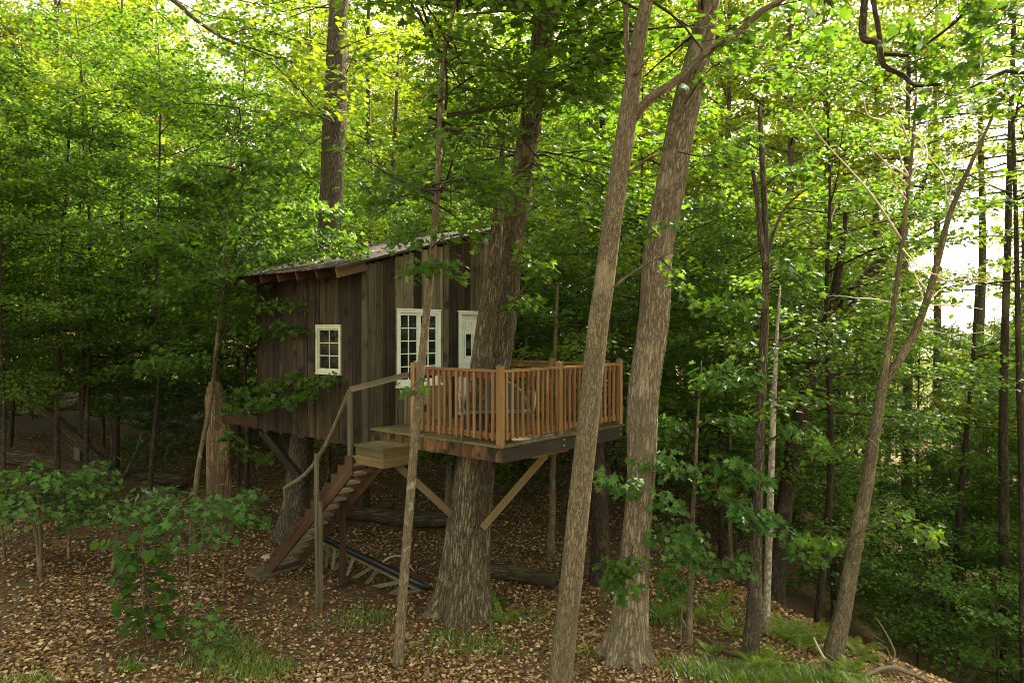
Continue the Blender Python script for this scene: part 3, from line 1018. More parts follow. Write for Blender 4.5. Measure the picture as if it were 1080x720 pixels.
def limb_path(rng, p0, az, el, L, k=5, sag=.25):
    d = np.array((math.cos(az) * math.cos(el), math.sin(az) * math.cos(el), math.sin(el)))
    pts = [np.asarray(p0, float)]
    for i in range(k - 1):
        d = d + rng.normal(0, .09, 3)
        d[2] -= sag / k
        d = norm(d)
        pts.append(pts[-1] + d * L / (k - 1))
    return np.array(pts)


def tree_meshes(seed, H, cb, R, nl, nleaf, lsize, r0, lod, lean=.05, bark='bark_grey', leaf='leaf_wood', el=(.15, .9), prof=.7, sag=.3, twig_r=.006, sig=(.13, .06), tilt=.45):
    """Trunk mesh (with limbs) and crown mesh (twigs and leaves) of one wild tree."""
    rng = np.random.RandomState(seed)
    k = 8
    zs = np.linspace(0, H, k)
    wob = np.cumsum(rng.normal(0, lean, (k, 2)), axis=0) * (H / k) * .35
    wob[0] = 0
    path = np.stack([wob[:, 0], wob[:, 1], zs], -1)
    rad = r0 * (1 - .9 * (zs / H) ** 1.1)
    gt, gc = G(), G()
    gt.tube(np.vstack([path[0] - (0, 0, .4), path]), np.concatenate([[r0 * 1.15], rad]), 12, .035, .45, res=3, seed=seed)
    S0, SV = [], []
    az = rng.uniform(0, 6.28)
    for i in range(nl):
        t = (i + rng.rand() * .8) / nl
        h = cb + (H - cb) * t * .97
        p = np.array([np.interp(h, zs, path[:, c]) for c in range(3)])
        az += 2.4 + rng.normal(0, .4)
        pr = max(.12, math.sin(math.pi * min(1., .12 + .86 * t)) ** prof)
        L = R * pr * rng.uniform(.7, 1.15)
        e = el[0] + (el[1] - el[0]) * t + rng.normal(0, .12)
        lp = limb_path(rng, p, az, e, L, 5, sag)
        rr = np.interp(h, zs, rad) * .42 + .004
        gt.tube(lp, np.linspace(rr, .006, 5), 5, cap=False)
        s0, sv = limb_twigs(rng, lp, L * .45 + .15, max(4, int(5 + L * 2.0)))
        S0 += s0
        SV += sv
    S0, SV = np.array(S0), np.array(SV)
    for a, b in zip(S0, SV):
        gc.tube([a, a + b * .6, a + b], [twig_r, twig_r * .7, twig_r * .3], 3, cap=False, mi=1)
    scatter_leaves(gc, rng, S0, SV, nleaf, lsize, lod, sig, tilt=tilt)
    return gt.mesh('trunk', M[bark], True), gc.mesh('crown', [M[leaf], M['bark_dark']], True)


def place_tree(name, meshes, loc, rz, scale, label, cat, group=None):
    r = empty(name, loc, rz)
    r.scale = (scale, scale, scale) if np.isscalar(scale) else scale
    for nm, me in zip(('trunk', 'crown'), meshes):
        o = bpy.data.objects.new(nm, me)
        C.objects.link(o)
        o.parent = r
    return tag(r, label, cat, group)


def pxpath(pts, Y0, Y1=None):
    """Pixels -> points, the distance running from Y0 at the first to Y1 at the last."""
    Y1 = Y0 if Y1 is None else Y1
    return np.array([P(u, v, Y0 + (Y1 - Y0) * i / max(1, len(pts) - 1)) for i, (u, v) in enumerate(pts)])


class Tree:
    """A tree drawn for one place: trunk path, branches, leafy sprays."""

    def __init__(self, name, base, label, cat='tree', group=None):
        self.base = np.asarray(base, float)
        self.root = tag(empty(name, base), label, cat, group)
        self.t, self.c = G(), G()
        self.nc, self.nb = 0, []
        self.S0, self.SV = [], []

    def trunk(self, pts, rad, n=20, rough=.03, flare=.5, res=4, lobes=5, seed=1):
        self.t.tube(np.asarray(pts) - self.base, rad, n, rough, flare, res=res, lobes=lobes, seed=seed)

    def branch(self, pts, rad, n=7, rough=.03):
        g = G()
        g.tube(np.asarray(pts) - self.base, rad, n, rough, res=3)
        self.nb.append(g)

    def spray(self, rng, pts, width, nleaf, lsize, lod=0, r0=.014, nsub=None, sig=(.07, .06), tilt=.75, droop=.5, branch=True):
        pts = np.asarray(pts, float) - self.base
        if branch:
            self.c.tube(pts, np.linspace(r0, .004, len(pts)), 5, cap=False, mi=1, res=3)
        L = np.sum(np.linalg.norm(np.diff(pts, axis=0), axis=1))
        s0, sv = limb_twigs(rng, pts, width, nsub or max(5, int(L * 6)), .02)
        for a, b in zip(s0, sv):
            self.c.tube([a, a + b * .6, a + b], [.005, .0035, .002], 3, cap=False, mi=1)
        scatter_leaves(self.c, rng, np.array(s0), np.array(sv), nleaf, lsize, lod, sig, droop, tilt)
        self.nc += 1

    def crown(self, rng, p, n, L, nleaf, lsize, lod=1, el=(.0, .8), az=(0, 6.28), width=.5, sig=(.13, .06)):
        """n leafy limbs springing from the points p."""
        S0, SV = [], []
        for i in range(n):
            q = np.asarray(p[i % len(p)], float) - self.base + rng.normal(0, .1, 3)
            lp = limb_path(rng, q, rng.uniform(*az), rng.uniform(*el), L * rng.uniform(.6, 1.1), 5, .3)
            self.c.tube(lp, np.linspace(.02, .005, 5), 4, cap=False, mi=1)
            s0, sv = limb_twigs(rng, lp, L * width * .8, max(5, int(L * 4)))
            S0 += s0
            SV += sv
        for a, b in zip(S0, SV):
            self.c.tube([a, a + b * .6, a + b], [.006, .004, .002], 3, cap=False, mi=1)
        scatter_leaves(self.c, rng, np.array(S0), np.array(SV), nleaf, lsize, lod, sig)
        self.nc += 1

    def done(self, bark, leaf='leaf_maple', branch=None):
        if self.t.n:
            self.t.obj('trunk', M[bark], self.root, True)
        for g in self.nb:
            g.obj('branch', M[branch or bark], self.root, True)
        if self.nc:
            self.c.obj('crown', [M[leaf], M['bark_dark']], self.root, True, False)
        return self.root


def with_base(pts, dz=.35):
    b = pts[0].copy()
    b[2] -= dz
    return np.vstack([b, pts])



# ------------------------------------------------------------------ the trees that carry and frame the treehouse
rng = np.random.RandomState(21)
GRP_BIG = None
# main tree through the deck
b = GP(487, 657)
b[1] += .35
b[2] = ground(b[0], b[1])
T = Tree('oak_tree', b, 'thick rough trunk rising through the deck and carrying it', 'tree')
tp = pxpath([(489, 640), (491, 600), (493, 560), (499, 495), (510, 440), (525, 385), (534, 330), (541, 250), (555, 160), (567, 80), (574, 20), (584, -80), (596, -200), (610, -330)], b[1], 11.9)
tp[0] = b
tp[0][0] = P(489, 650, b[1])[0]
T.trunk(with_base(tp), [.40, .385, .36, .335, .30, .235, .20, .185, .175, .175, .17, .19, .17, .14, .10], 36, .032, 1.0, res=5, lobes=5, seed=3)
tq = pxpath([(484, 610), (490, 545), (499, 470), (508, 385), (517, 310), (523, 255), (528, 190), (531, 140)], b[1] - .12, 11.0)
T.trunk(tq, [.2, .2, .2, .18, .135, .10, .06, .02], 18, .05, 0, res=4, seed=4)
tq = pxpath([(514, 660), (512, 600), (514, 540), (519, 490)], b[1] - .05, 11.3)
T.trunk(tq, [.09, .075, .07, .06], 10, .05, 0, res=3, seed=5)
T.branch(pxpath([(520, 365), (535, 335), (548, 310), (556, 300)], 11.0, 10.6), [.02, .016, .01, .006])
T.branch(pxpath([(522, 325), (535, 316), (548, 309), (560, 300)], 11.0, 10.7), [.018, .012, .01, .005])
T.spray(rng, pxpath([(524, 330), (540, 322), (560, 318)], 10.9, 10.5), .35, 70, .11)
T.spray(rng, pxpath([(535, 290), (555, 275), (575, 285)], 11.0, 10.4), .45, 110, .12)
T.crown(rng, list(tp[8:13]), 46, 2.5, 7200, .13, 0, (-.25, .5))
T.crown(rng, list(tp[9:12]), 22, 1.7, 2500, .12, 0, (-.2, .35), (-2.9, -.2))
T.crown(rng, list(tp[12:]), 22, 3.4, 4500, .15, 1, (.0, 1.0))
T.done('bark_oak')

# big trunk right of the deck
b = GP(662, 702)
b[1] += .25
b[2] = ground(b[0], b[1])
T = Tree('oak_tree', b, 'big pale furrowed trunk standing just right of the deck', 'tree')
tp = pxpath([(664, 690), (665, 640), (671, 560), (676, 500), (678, 420), (689, 340), (693, 270), (706, 200), (717, 140), (729, 90), (741, 40), (752, -20), (780, -140), (800, -300)], b[1], 10.2)
tp[0] = b
T.trunk(with_base(tp), [0.272, 0.255, 0.221, 0.191, 0.191, 0.200, 0.208, 0.208, 0.200, 0.196, 0.187, 0.162, 0.140, 0.102, 0.068], 34, .045, 1.5, res=5, lobes=6, seed=8)
T.spray(rng, pxpath([(668, 585), (655, 592), (643, 600)], 9.25, 8.95), .3, 38, .13)
T.spray(rng, pxpath([(668, 575), (660, 605), (648, 616)], 9.2, 8.9), .32, 46, .14)
T.spray(rng, pxpath([(700, 230), (690, 245), (672, 250)], 9.3, 9.0), .4, 46, .12)
T.spray(rng, pxpath([(715, 160), (740, 165), (765, 160)], 9.5, 9.1), .4, 50, .12)
T.spray(rng, pxpath([(722, 110), (752, 70), (790, 62)], 9.4, 8.8), .4, 46, .13)
T.spray(rng, pxpath([(695, 270), (712, 290), (722, 312)], 9.3, 9.0), .3, 38, .12)
T.crown(rng, list(tp[10:]), 26, 3.2, 3400, .15, 1, (.0, 1.0))
T.done('bark_pale')

# slender trunk in front
b = P(586, 772, 8.0)
b[2] = ground(b[0], b[1])
T = Tree('maple_tree', b, 'slender leaning trunk with flaking pale specks in front of the deck', 'tree')
tp = pxpath([(588, 770), (591, 720), (597, 660), (604, 600), (612, 520), (621, 440), (629, 360), (637, 300), (645, 240), (652, 190), (660, 140), (667, 90), (674, 40), (682, 0), (694, -80), (712, -200)], 8.0, 8.3)
tp[0] = b
T.trunk(with_base(tp), [0.162, 0.153, 0.136, 0.130, 0.128, 0.124, 0.122, 0.119, 0.116, 0.112, 0.109, 0.109, 0.098, 0.085, 0.076, 0.060, 0.034], 24, .026, .6, res=5, seed=12)
T.branch(pxpath([(667, 126), (678, 112), (691, 100), (719, 81), (743, 57), (774, 38), (804, 12), (830, -3), (870, -30)], 8.2, 7.8), [.06, .055, .05, .045, .042, .038, .034, .03, .02], 10)
T.branch(pxpath([(690, 101), (703, 105), (716, 104)], 8.15, 8.0), [.018, .012, .006])
T.branch(pxpath([(648, 303), (662, 291), (680, 280), (698, 270), (722, 261)], 8.1, 7.7), [.022, .016, .014, .012, .006])
T.branch(pxpath([(662, 184), (674, 174), (686, 166), (698, 163)], 8.15, 7.9), [.022, .018, .016, .010])
T.branch(pxpath([(670, 78), (680, 66), (686, 59)], 8.1, 8.0), [.03, .02, .006])
T.branch(pxpath([(664, 78), (661, 50), (660, 15), (661, -30)], 8.25, 8.35), [.038, .034, .032, .028])
T.spray(rng, pxpath([(750, 52), (765, 45), (785, 40)], 7.9, 7.7), .3, 26, .13)
T.crown(rng, list(tp[13:]), 16, 2.4, 1500, .14, 1, (.1, 1.0))
T.done('bark_maple')

# thin stem before the window
b = GP(420, 702)
T = Tree('young_tree', b, 'thin bare stem rising past the french window in front of the deck', 'tree')
tp = pxpath([(420, 701), (424, 640), (430, 560), (437, 470), (443, 400), (450, 330), (456, 270), (461, 200), (464, 120), (468, 60), (480, 5), (492, -60), (500, -140)], b[1], b[1] + .3)
tp[0] = b
T.trunk(with_base(tp), [.085, .078, .066, .062, .060, .058, .052, .046, .042, .036, .028, .02, .014, .006], 12, .03, .4, res=4, seed=13)
T.branch(pxpath([(467, 70), (455, 40), (440, 10), (430, -20)], 9.6), [.016, .013, .01, .006])
T.branch(pxpath([(472, 45), (495, 20), (520, 0)], 9.6), [.016, .012, .006])
for pts, w, n in (([(455, 285), (445, 282), (432, 290)], .30, 46), ([(456, 275), (468, 278), (482, 290)], .3, 46), ([(455, 262), (470, 250), (500, 245)], .35, 60), ([(458, 240), (440, 245), (420, 256)], .35, 60),
                  ([(441, 402), (434, 410), (440, 420)], .16, 14), ([(460, 215), (435, 205), (395, 215)], .5, 120), ([(461, 200), (490, 190), (520, 205)], .5, 120)):
    T.spray(rng, pxpath(pts, b[1] - .05, b[1] - .5), w, n, .115)
T.crown(rng, list(tp[7:]), 46, 1.55, 3000, .115, 0, (-.15, .5))
T.done('bark_young')

# tree behind the cabin
b = np.array((*P(308, 560, 14.8)[:2], 0))
b[2] = ground(b[0], b[1])
T = Tree('oak_tree', b, 'straight grey trunk standing close behind the far end of the cabin', 'tree')
tp = pxpath([(309, 560), (313, 520), (319, 460), (327, 400), (337, 320), (346, 262), (350, 200), (353, 130), (355, 60), (358, 0), (362, -100), (368, -220)], 14.8, 16.0)
tp[0] = b
T.trunk(with_base(tp), [.34, .30, .25, .235, .235, .24, .25, .25, .245, .235, .21, .16, .08], 26, .03, .9, res=4, seed=17)
T.crown(rng, list(tp[7:]), 30, 3.0, 5200, .14, 1, (-.1, .7))
T.done('bark_grey', 'leaf_wood')

# dead trunk that carries the far beam
b = np.array((*P(231, 560, 15.3)[:2], 0))
b[2] = ground(b[0], b[1])
T = Tree('dead_trunk', b, 'broken dead trunk with shredding bark under the end of the beam', 'tree')
tp = pxpath([(232, 566), (231, 520), (230, 470), (229, 446), (227, 420), (226, 402)], b[1])
tp[0] = b
T.trunk(with_base(tp), [.34, .30, .26, .235, .22, .20, .10], 24, .06, .4, res=4, seed=19)
T.done('bark_snag')

# dark trunk at the back corner of the deck
b = np.array((1.62, 12.75, 0))
b[2] = ground(b[0], b[1])
T = Tree('dead_trunk', b, 'dark cut-off trunk in the shade under the back corner of the deck', 'tree')
T.trunk([b - (0, 0, .3), b, b + (.0, .0, .8), b + (-.05, .03, 1.7), b + (-.1, .05, 2.62)], [.24, .21, .16, .145, .14], 16, .05, .5, seed=23)
T.done('bark_dark')

# right-hand trunks on the slope
b = GP(791, 693)
T = Tree('maple_tree', b, 'narrow trunk forking into two snapped bare tops beside a pale stem on the slope', 'tree')
tp = pxpath([(791, 692), (795, 640), (798, 560), (801, 480), (803, 420), (806, 350), (808, 290), (807, 235), (804, 170), (801, 112)], b[1], b[1] + .3)
tp[0] = b
T.trunk(with_base(tp), [0.136, 0.119, 0.093, 0.081, 0.072, 0.064, 0.056, 0.051, 0.043, 0.038, 0.025], 16, .09, .4, seed=29)
T.trunk(pxpath([(808, 285), (802, 245), (798, 205), (794, 180)], b[1] + .2), [.05, .042, .036, .032], 10, .1, 0, seed=30)
T.branch(pxpath([(809, 275), (818, 240), (832, 215), (858, 194)], b[1] + .3), [.03, .022, .018, .008])
for pts, w, n in (([(803, 420), (780, 400), (750, 405)], .5, 90), ([(802, 470), (830, 455), (860, 465)], .5, 90), ([(800, 520), (775, 505), (745, 515)], .5, 90), ([(799, 545), (830, 560), (850, 590)], .45, 80), ([(806, 330), (785, 318), (760, 325)], .5, 110), ([(807, 300), (830, 290), (850, 300)], .5, 110), ([(805, 200), (820, 185), (845, 180)], .45, 80), ([(803, 160), (785, 150), (765, 158)], .45, 80)):
    T.spray(rng, pxpath(pts, b[1] + .1, b[1] - .3), w, n, .12)
T.done('bark_grey', 'leaf_dark')
b = GP(808, 666)
T = Tree('birch_sapling', b, 'pale straight birch stem close beside the forked bare-topped trunk', 'tree')
tp = pxpath([(808, 666), (810, 600), (812, 540), (814, 480), (816, 425), (819, 360), (823, 300)], b[1])
tp[0] = b
T.trunk(with_base(tp), [.065, .06, .055, .052, .048, .045, .03, .012], 12, .03, .3, seed=31)
T.crown(rng, list(tp[4:]), 10, 1.3, 700, .10, 1, (-.1, .5))
T.done('bark_birch')

b = GP(878, 694)
Y8 = b[1]
T = Tree('leaning_tree', b, 'leaning scaly trunk with two bare upper stems at the slope edge', 'tree')
tp = pxpath([(876, 692), (890, 640), (903, 570), (914, 510), (922, 460), (930, 410), (937, 365), (944, 310), (951, 260), (957, 210), (962, 160), (966, 100), (966, 50)], Y8, Y8 + .6)
tp[0] = b
T.trunk(with_base(tp), [0.165, 0.144, 0.120, 0.103, 0.093, 0.082, 0.069, 0.047, 0.038, 0.034, 0.029, 0.024, 0.018, 0.007], 18, .04, .4, seed=37)
T.trunk(pxpath([(932, 405), (948, 380), (965, 350), (979, 312), (990, 272), (1000, 232), (1014, 196), (1030, 160), (1048, 120), (1064, 75)], Y8 + .3, Y8 - .2), [0.060, 0.060, 0.055, 0.051, 0.044, 0.038, 0.032, 0.025, 0.017, 0.009], 14, .05, 0, seed=38)
for pts, r in (([(950, 252), (932, 224), (915, 200), (890, 172), (866, 146), (846, 116)], .022), ([(958, 150), (950, 128), (941, 107), (945, 82)], .016), ([(958, 142), (936, 128), (916, 122), (910, 100)], .014),
               ([(963, 140), (975, 150), (978, 165), (972, 182)], .012), ([(968, 150), (985, 171), (997, 189), (997, 222)], .014), ([(960, 190), (972, 160), (980, 120), (984, 90)], .014), ([(1000, 232), (1002, 205), (1012, 175), (1026, 140)], .012),
               ([(952, 262), (968, 280), (990, 290), (1020, 285)], .012), ([(985, 290), (1010, 300), (1035, 296)], .012), ([(970, 345), (1000, 352), (1040, 350)], .010)):
    T.branch(pxpath(pts, Y8 + .3, Y8 - .3), np.linspace(r, .005, len(pts)), 6)
for stem, k0 in ((tp, 6), (pxpath([(948, 380), (965, 350), (979, 312), (990, 272), (1000, 232), (1014, 196), (1030, 160), (1048, 120)], Y8 + .25, Y8 - .1), 1)):
    for _ in range(8):
        i = rng.randint(k0, len(stem) - 1)
        p = stem[i] + (stem[i + 1] - stem[i]) * rng.rand()
        T.branch(limb_path(rng, p, rng.uniform(0, 6.28), rng.uniform(.1, .9), rng.uniform(.4, 1.1), 5, rng.uniform(-.5, .6)), np.linspace(.014, .004, 5), 5)
T.spray(rng, pxpath([(922, 450), (900, 470), (870, 480)], Y8, Y8 - .3), .45, 70, .12)
T.spray(rng, pxpath([(912, 560), (940, 550), (975, 560)], Y8, Y8 - .3), .5, 80, .12)
T.spray(rng, pxpath([(908, 560), (880, 575), (850, 570)], Y8 - .1, Y8 - .4), .5, 80, .12)
T.done('bark_maple', 'leaf_maple', 'bleached')

Yb = 14.5
b = np.array((*P(816, 650, Yb)[:2], 0))
b[2] = ground(b[0], b[1])
T = Tree('leaning_tree', b, 'dark leaning trunk dividing into two heavy limbs behind the leaning scaly one', 'tree')
tp = pxpath([(814, 660), (822, 590), (831, 510), (842, 450), (857, 390), (872, 345), (880, 310), (887, 270), (893, 220)], Yb, Yb + .5)
tp[0] = b
T.trunk(with_base(tp), [.26, .22, .17, .16, .155, .15, .13, .09, .07, .04], 16, .05, .3, seed=41)
T.trunk(pxpath([(866, 360), (885, 332), (905, 305), (925, 280), (942, 255), (965, 215), (985, 160)], Yb + .3, Yb + 1.), [.12, .135, .13, .12, .10, .07, .03], 14, .05, 0, seed=42)
T.branch(pxpath([(940, 258), (975, 245), (1010, 225)], Yb + .8), [.04, .03, .01])
T.crown(rng, list(tp[6:]), 14, 2.2, 1600, .12, 1, (-.2, .6))
T.done('bark_dark', 'leaf_wood')
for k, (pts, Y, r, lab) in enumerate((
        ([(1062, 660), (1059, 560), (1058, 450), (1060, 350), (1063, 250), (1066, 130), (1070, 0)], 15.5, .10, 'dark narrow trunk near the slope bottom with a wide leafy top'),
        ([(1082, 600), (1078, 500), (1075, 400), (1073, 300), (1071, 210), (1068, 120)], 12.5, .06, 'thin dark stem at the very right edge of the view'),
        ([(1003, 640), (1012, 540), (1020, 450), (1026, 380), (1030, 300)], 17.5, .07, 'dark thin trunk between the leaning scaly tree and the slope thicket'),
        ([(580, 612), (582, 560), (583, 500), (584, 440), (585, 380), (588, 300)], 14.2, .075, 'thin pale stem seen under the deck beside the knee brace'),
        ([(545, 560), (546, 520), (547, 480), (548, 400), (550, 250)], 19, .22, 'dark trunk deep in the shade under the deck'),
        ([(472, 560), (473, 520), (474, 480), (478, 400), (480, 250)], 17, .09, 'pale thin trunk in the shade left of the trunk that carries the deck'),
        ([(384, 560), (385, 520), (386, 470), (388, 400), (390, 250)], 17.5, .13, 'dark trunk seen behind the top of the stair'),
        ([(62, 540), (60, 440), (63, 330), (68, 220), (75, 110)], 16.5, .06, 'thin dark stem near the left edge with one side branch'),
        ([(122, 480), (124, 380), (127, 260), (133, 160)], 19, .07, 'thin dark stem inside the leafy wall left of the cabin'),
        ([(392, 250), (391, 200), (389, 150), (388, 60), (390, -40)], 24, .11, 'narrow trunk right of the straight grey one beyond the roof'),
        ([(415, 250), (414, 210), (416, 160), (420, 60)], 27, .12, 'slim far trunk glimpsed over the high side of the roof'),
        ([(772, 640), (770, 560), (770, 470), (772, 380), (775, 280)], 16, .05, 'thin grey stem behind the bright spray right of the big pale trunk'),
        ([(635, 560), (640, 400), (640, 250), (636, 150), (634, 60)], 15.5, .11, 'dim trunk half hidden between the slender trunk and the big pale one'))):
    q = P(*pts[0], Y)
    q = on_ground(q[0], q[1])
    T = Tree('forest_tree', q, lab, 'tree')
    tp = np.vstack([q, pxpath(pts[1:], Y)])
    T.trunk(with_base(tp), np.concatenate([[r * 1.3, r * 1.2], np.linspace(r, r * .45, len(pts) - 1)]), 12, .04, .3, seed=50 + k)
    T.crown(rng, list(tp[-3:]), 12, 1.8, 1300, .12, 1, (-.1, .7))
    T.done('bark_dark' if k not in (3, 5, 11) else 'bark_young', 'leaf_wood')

# sapling with the bright spray in front of the big trunk
b = GP(727, 680)
T = Tree('maple_sapling', b, 'sapling holding out a bright layered spray before the big pale trunk', 'tree')
tp = pxpath([(727, 680), (728, 620), (730, 560), (733, 500), (736, 440), (740, 380)], b[1])
tp[0] = b
T.trunk(with_base(tp), [.06, .055, .048, .04, .03, .02, .008], 10, .03, .3, seed=61)
T.trunk(pxpath([(718, 690), (719, 640), (722, 590), (728, 555)], b[1] - .15, b[1]), [.014, .013, .012, .01], 7, .03, 0, seed=62)
for pts, y1, w, n in (([(731, 548), (706, 535), (672, 520), (626, 503)], -1.25, .42, 120), ([(732, 535), (760, 528), (790, 540), (808, 552)], -.6, .5, 110), ([(731, 555), (712, 560), (690, 572)], -.9, .4, 70),
                      ([(731, 560), (735, 580), (720, 592)], -.8, .35, 50), ([(733, 505), (705, 495), (680, 488)], -.7, .45, 90), ([(733, 500), (765, 490), (795, 500)], -.4, .5, 100), ([(729, 590), (755, 600), (780, 598)], -.4, .4, 70),
                      ([(735, 450), (760, 440), (790, 450)], .2, .5, 100), ([(735, 460), (712, 450), (700, 458)], .1, .45, 90), ([(737, 420), (745, 400), (770, 395)], .1, .5, 100), ([(729, 600), (712, 612), (705, 625)], -.3, .3, 40)):
    T.spray(rng, pxpath(pts, b[1] - .05, b[1] + y1), w, int(n * 1.7), .115)
T.done('bark_young', 'leaf_seed')

# maple whose sprays hang over the eave and before the side wall
b = np.array((*P(205, 575, 14.4)[:2], 0))
b[2] = ground(b[0], b[1])
T = Tree('maple_tree', b, 'slim maple whose layered sprays hang over the low eave of the cabin', 'tree')
tp = pxpath([(203, 580), (207, 510), (214, 465), (222, 425), (228, 370), (234, 310), (238, 250), (243, 180), (248, 110)], 14.4, 14.2)
tp[0] = b
T.trunk(with_base(tp), [.06, .055, .05, .046, .044, .04, .034, .026, .018, .006], 9, .03, .2, seed=71)
for pts, y1, w, n in (([(226, 380), (250, 320), (289, 275), (340, 262), (372, 270)], 11.5, .75, 300), ([(232, 330), (262, 262), (320, 243), (365, 255)], 11.6, .8, 320), ([(227, 400), (262, 352), (300, 345), (318, 350)], 12.5, .4, 90),
                      ([(224, 420), (262, 415), (310, 402), (345, 402)], 12.0, .45, 150), ([(235, 300), (262, 235), (310, 215), (345, 225)], 12.2, .8, 300), ([(225, 410), (250, 435), (285, 425), (325, 418)], 12.2, .45, 130),
                      ([(230, 350), (250, 330), (280, 318), (312, 326)], 12.3, .35, 80), ([(230, 350), (205, 320), (170, 315)], 13.2, .7, 240), ([(233, 310), (205, 270), (165, 262)], 13.2, .7, 240), ([(226, 390), (200, 380), (160, 385)], 13.2, .6, 200),
                      ([(222, 430), (250, 475), (282, 485)], 13.6, .35, 50), ([(238, 240), (220, 200), (190, 190)], 13.4, .7, 240), ([(240, 220), (270, 180), (310, 175)], 13.0, .7, 240)):
    T.spray(rng, pxpath(pts, 14.2, y1), w, int(n * 1.9), .115)
T.crown(rng, list(tp[5:]), 14, 1.8, 1500, .12, 0, (-.1, .5))
T.done('bark_young', 'leaf_maple')

# tree outside the frame on the right whose limb hangs into the top corner
b = on_ground(6.4, 5.6)
T = Tree('maple_tree', b, 'maple whose crooked dark limb and large leaves hang into the top right corner', 'tree')
top = np.array((5.9, 6.2, 15.0))
tp = np.array([b, b + (0, .1, 3), b + (-.2, .3, 6), b + (-.3, .4, 9), top])
T.trunk(with_base(tp), [.28, .25, .21, .19, .16, .07], 16, .03, .4, seed=81)
lim = np.vstack([[6.1, 5.9, 9.2], [5.0, 6.2, 9.7], [3.9, 6.3, 9.4], pxpath([(914, -40), (912, 0), (910, 31), (913, 42), (926, 46), (932, 69), (952, 79), (965, 90), (991, 89)], 6.4, 6.0)])
T.branch(lim, [.09, .07, .05, .038, .034, .032, .032, .03, .024, .02, .016, .012], 8)
T.branch(pxpath([(919, -40), (921, 0), (926, 27), (929, 47)], 6.35, 6.25), [.02, .022, .022, .018])
T.branch(pxpath([(932, 57), (961, 58), (982, 43), (1007, 24), (1028, 0)], 6.2, 6.1), [.016, .015, .013, .012, .01])
T.branch(np.vstack([[6.1, 6.0, 8.3], pxpath([(1110, 60), (1060, 75), (1020, 95)], 6.2, 6.0)]), [.04, .025, .016, .006])
for pts, w, n in (([(1090, 60), (1060, 60), (1030, 62), (995, 80)], .34, 80), ([(1090, 30), (1060, 25), (1035, 30)], .3, 60), ([(1010, 80), (1000, 100), (990, 115)], .22, 40), ([(1090, 90), (1060, 95), (1040, 110)], .28, 50),
                  ([(935, 45), (950, 35), (968, 40)], .16, 26), ([(940, 60), (960, 66), (978, 60)], .16, 26), ([(1000, 30), (1015, 10), (1030, -10)], .25, 40), ([(975, 20), (990, 5), (1005, -5)], .2, 24), ([(1085, -5), (1065, 5), (1050, 12)], .25, 40)):
    T.spray(rng, pxpath(pts, 6.1, 5.9), w, n, .105, r0=.006)
T.spray(rng, pxpath([(875, -25), (868, -5), (880, 10)], 6.3), .2, 22, .12, r0=.006)
T.crown(rng, [tp[3], tp[3] + (0, 0, 1.5), top], 16, 2.6, 1300, .15, 1, (.3, 1.1))
T.done('bark_dark', 'leaf_maple')
# tree outside the frame on the left with the fine-leaved branch at the top
b = on_ground(-9.6, 9.8)
T = Tree('beech_tree', b, 'beech whose fine-leaved branch crosses the sky gap at the top left', 'tree')
tp = np.array([b, b + (.1, 0, 3), b + (.3, .1, 7), b + (.4, .2, 12), b + (.4, .2, 16)])
T.trunk(with_base(tp), [.3, .26, .22, .18, .12, .05], 16, .03, .4, seed=83)
lim = np.vstack([b + (.35, .15, 9.0), pxpath([(60, -80), (140, -25), (182, 0), (205, 20), (235, 40), (268, 52), (296, 62)], 10, 9.6)])
T.branch(lim, [.08, .06, .045, .035, .03, .022, .015, .008], 7)
for pts, w, n in (([(185, 0), (215, 15), (250, 22)], .5, 160), ([(205, 20), (220, 45), (255, 60)], .45, 130), ([(235, 40), (265, 30), (300, 38)], .45, 140), ([(255, 48), (280, 62), (305, 60)], .35, 90), ([(250, 0), (280, 5), (315, -2)], .5, 140), ([(150, -20), (165, 10), (185, 30)], .4, 110)):
    T.spray(rng, pxpath(pts, 9.9, 9.6), w, n, .07, 2, .008)
T.crown(rng, [tp[3], tp[3] + (0, 0, 1.5), tp[4]], 18, 2.8, 1800, .12, 1, (.2, 1.1))
T.done('bark_grey', 'leaf_maple')

# ------------------------------------------------------------------ seedlings in the leaf litter on the left
def seedling(name, u, v, uc, vc, R, nleaf, lsize, lab, r=.018, nst=1, lod=0, tiers=2, bark='bark_young', leaf='leaf_seed', low=False, cat='sapling'):
    b = GP(u, v)
    T = Tree(name, b, lab, cat)
    top = P(uc, vc, b[1])
    h = top[2] - b[2]
    for k in range(nst):
        o = np.array((rng.uniform(-.05, .05), rng.uniform(-.05, .05), 0)) * (k > 0)
        e = np.array((rng.uniform(-.25, .25), rng.uniform(-.2, .2), 0)) * (k > 0)
        path = np.array([b + o - (0, 0, .1), b + o, b + (top - b) * .4 + o + rng.normal(0, .03, 3), b + (top - b) * .75 + e * .6 + rng.normal(0, .02, 3), top + e])
        T.trunk(path, [r * 1.2, r, r * .85, r * .7, r * .3], 8, .04, .2, seed=rng.randint(999))
        nsp = 7
        for s in range(nsp * tiers):
            fr = (.2 + .8 * (s / (nsp * tiers))) if low else (.78 + .22 * (s // nsp) / max(1, tiers - 1))
            p = path[1] + (path[4] - path[1]) * fr
            az = s * 2.4 + rng.uniform(-.3, .3)
            L = R * rng.uniform(.6, 1.05)
            d = np.array((math.cos(az), math.sin(az), rng.uniform(-.12, .25)))
            T.spray(rng, [p, p + d * L * .5 + (0, 0, .03), p + d * L - (0, 0, .03)], R * .45, max(4, int(nleaf * 1.25) // (nsp * tiers * nst)), lsize, lod, .006, 5, (.06, .05), .55)
    T.done(bark, leaf)


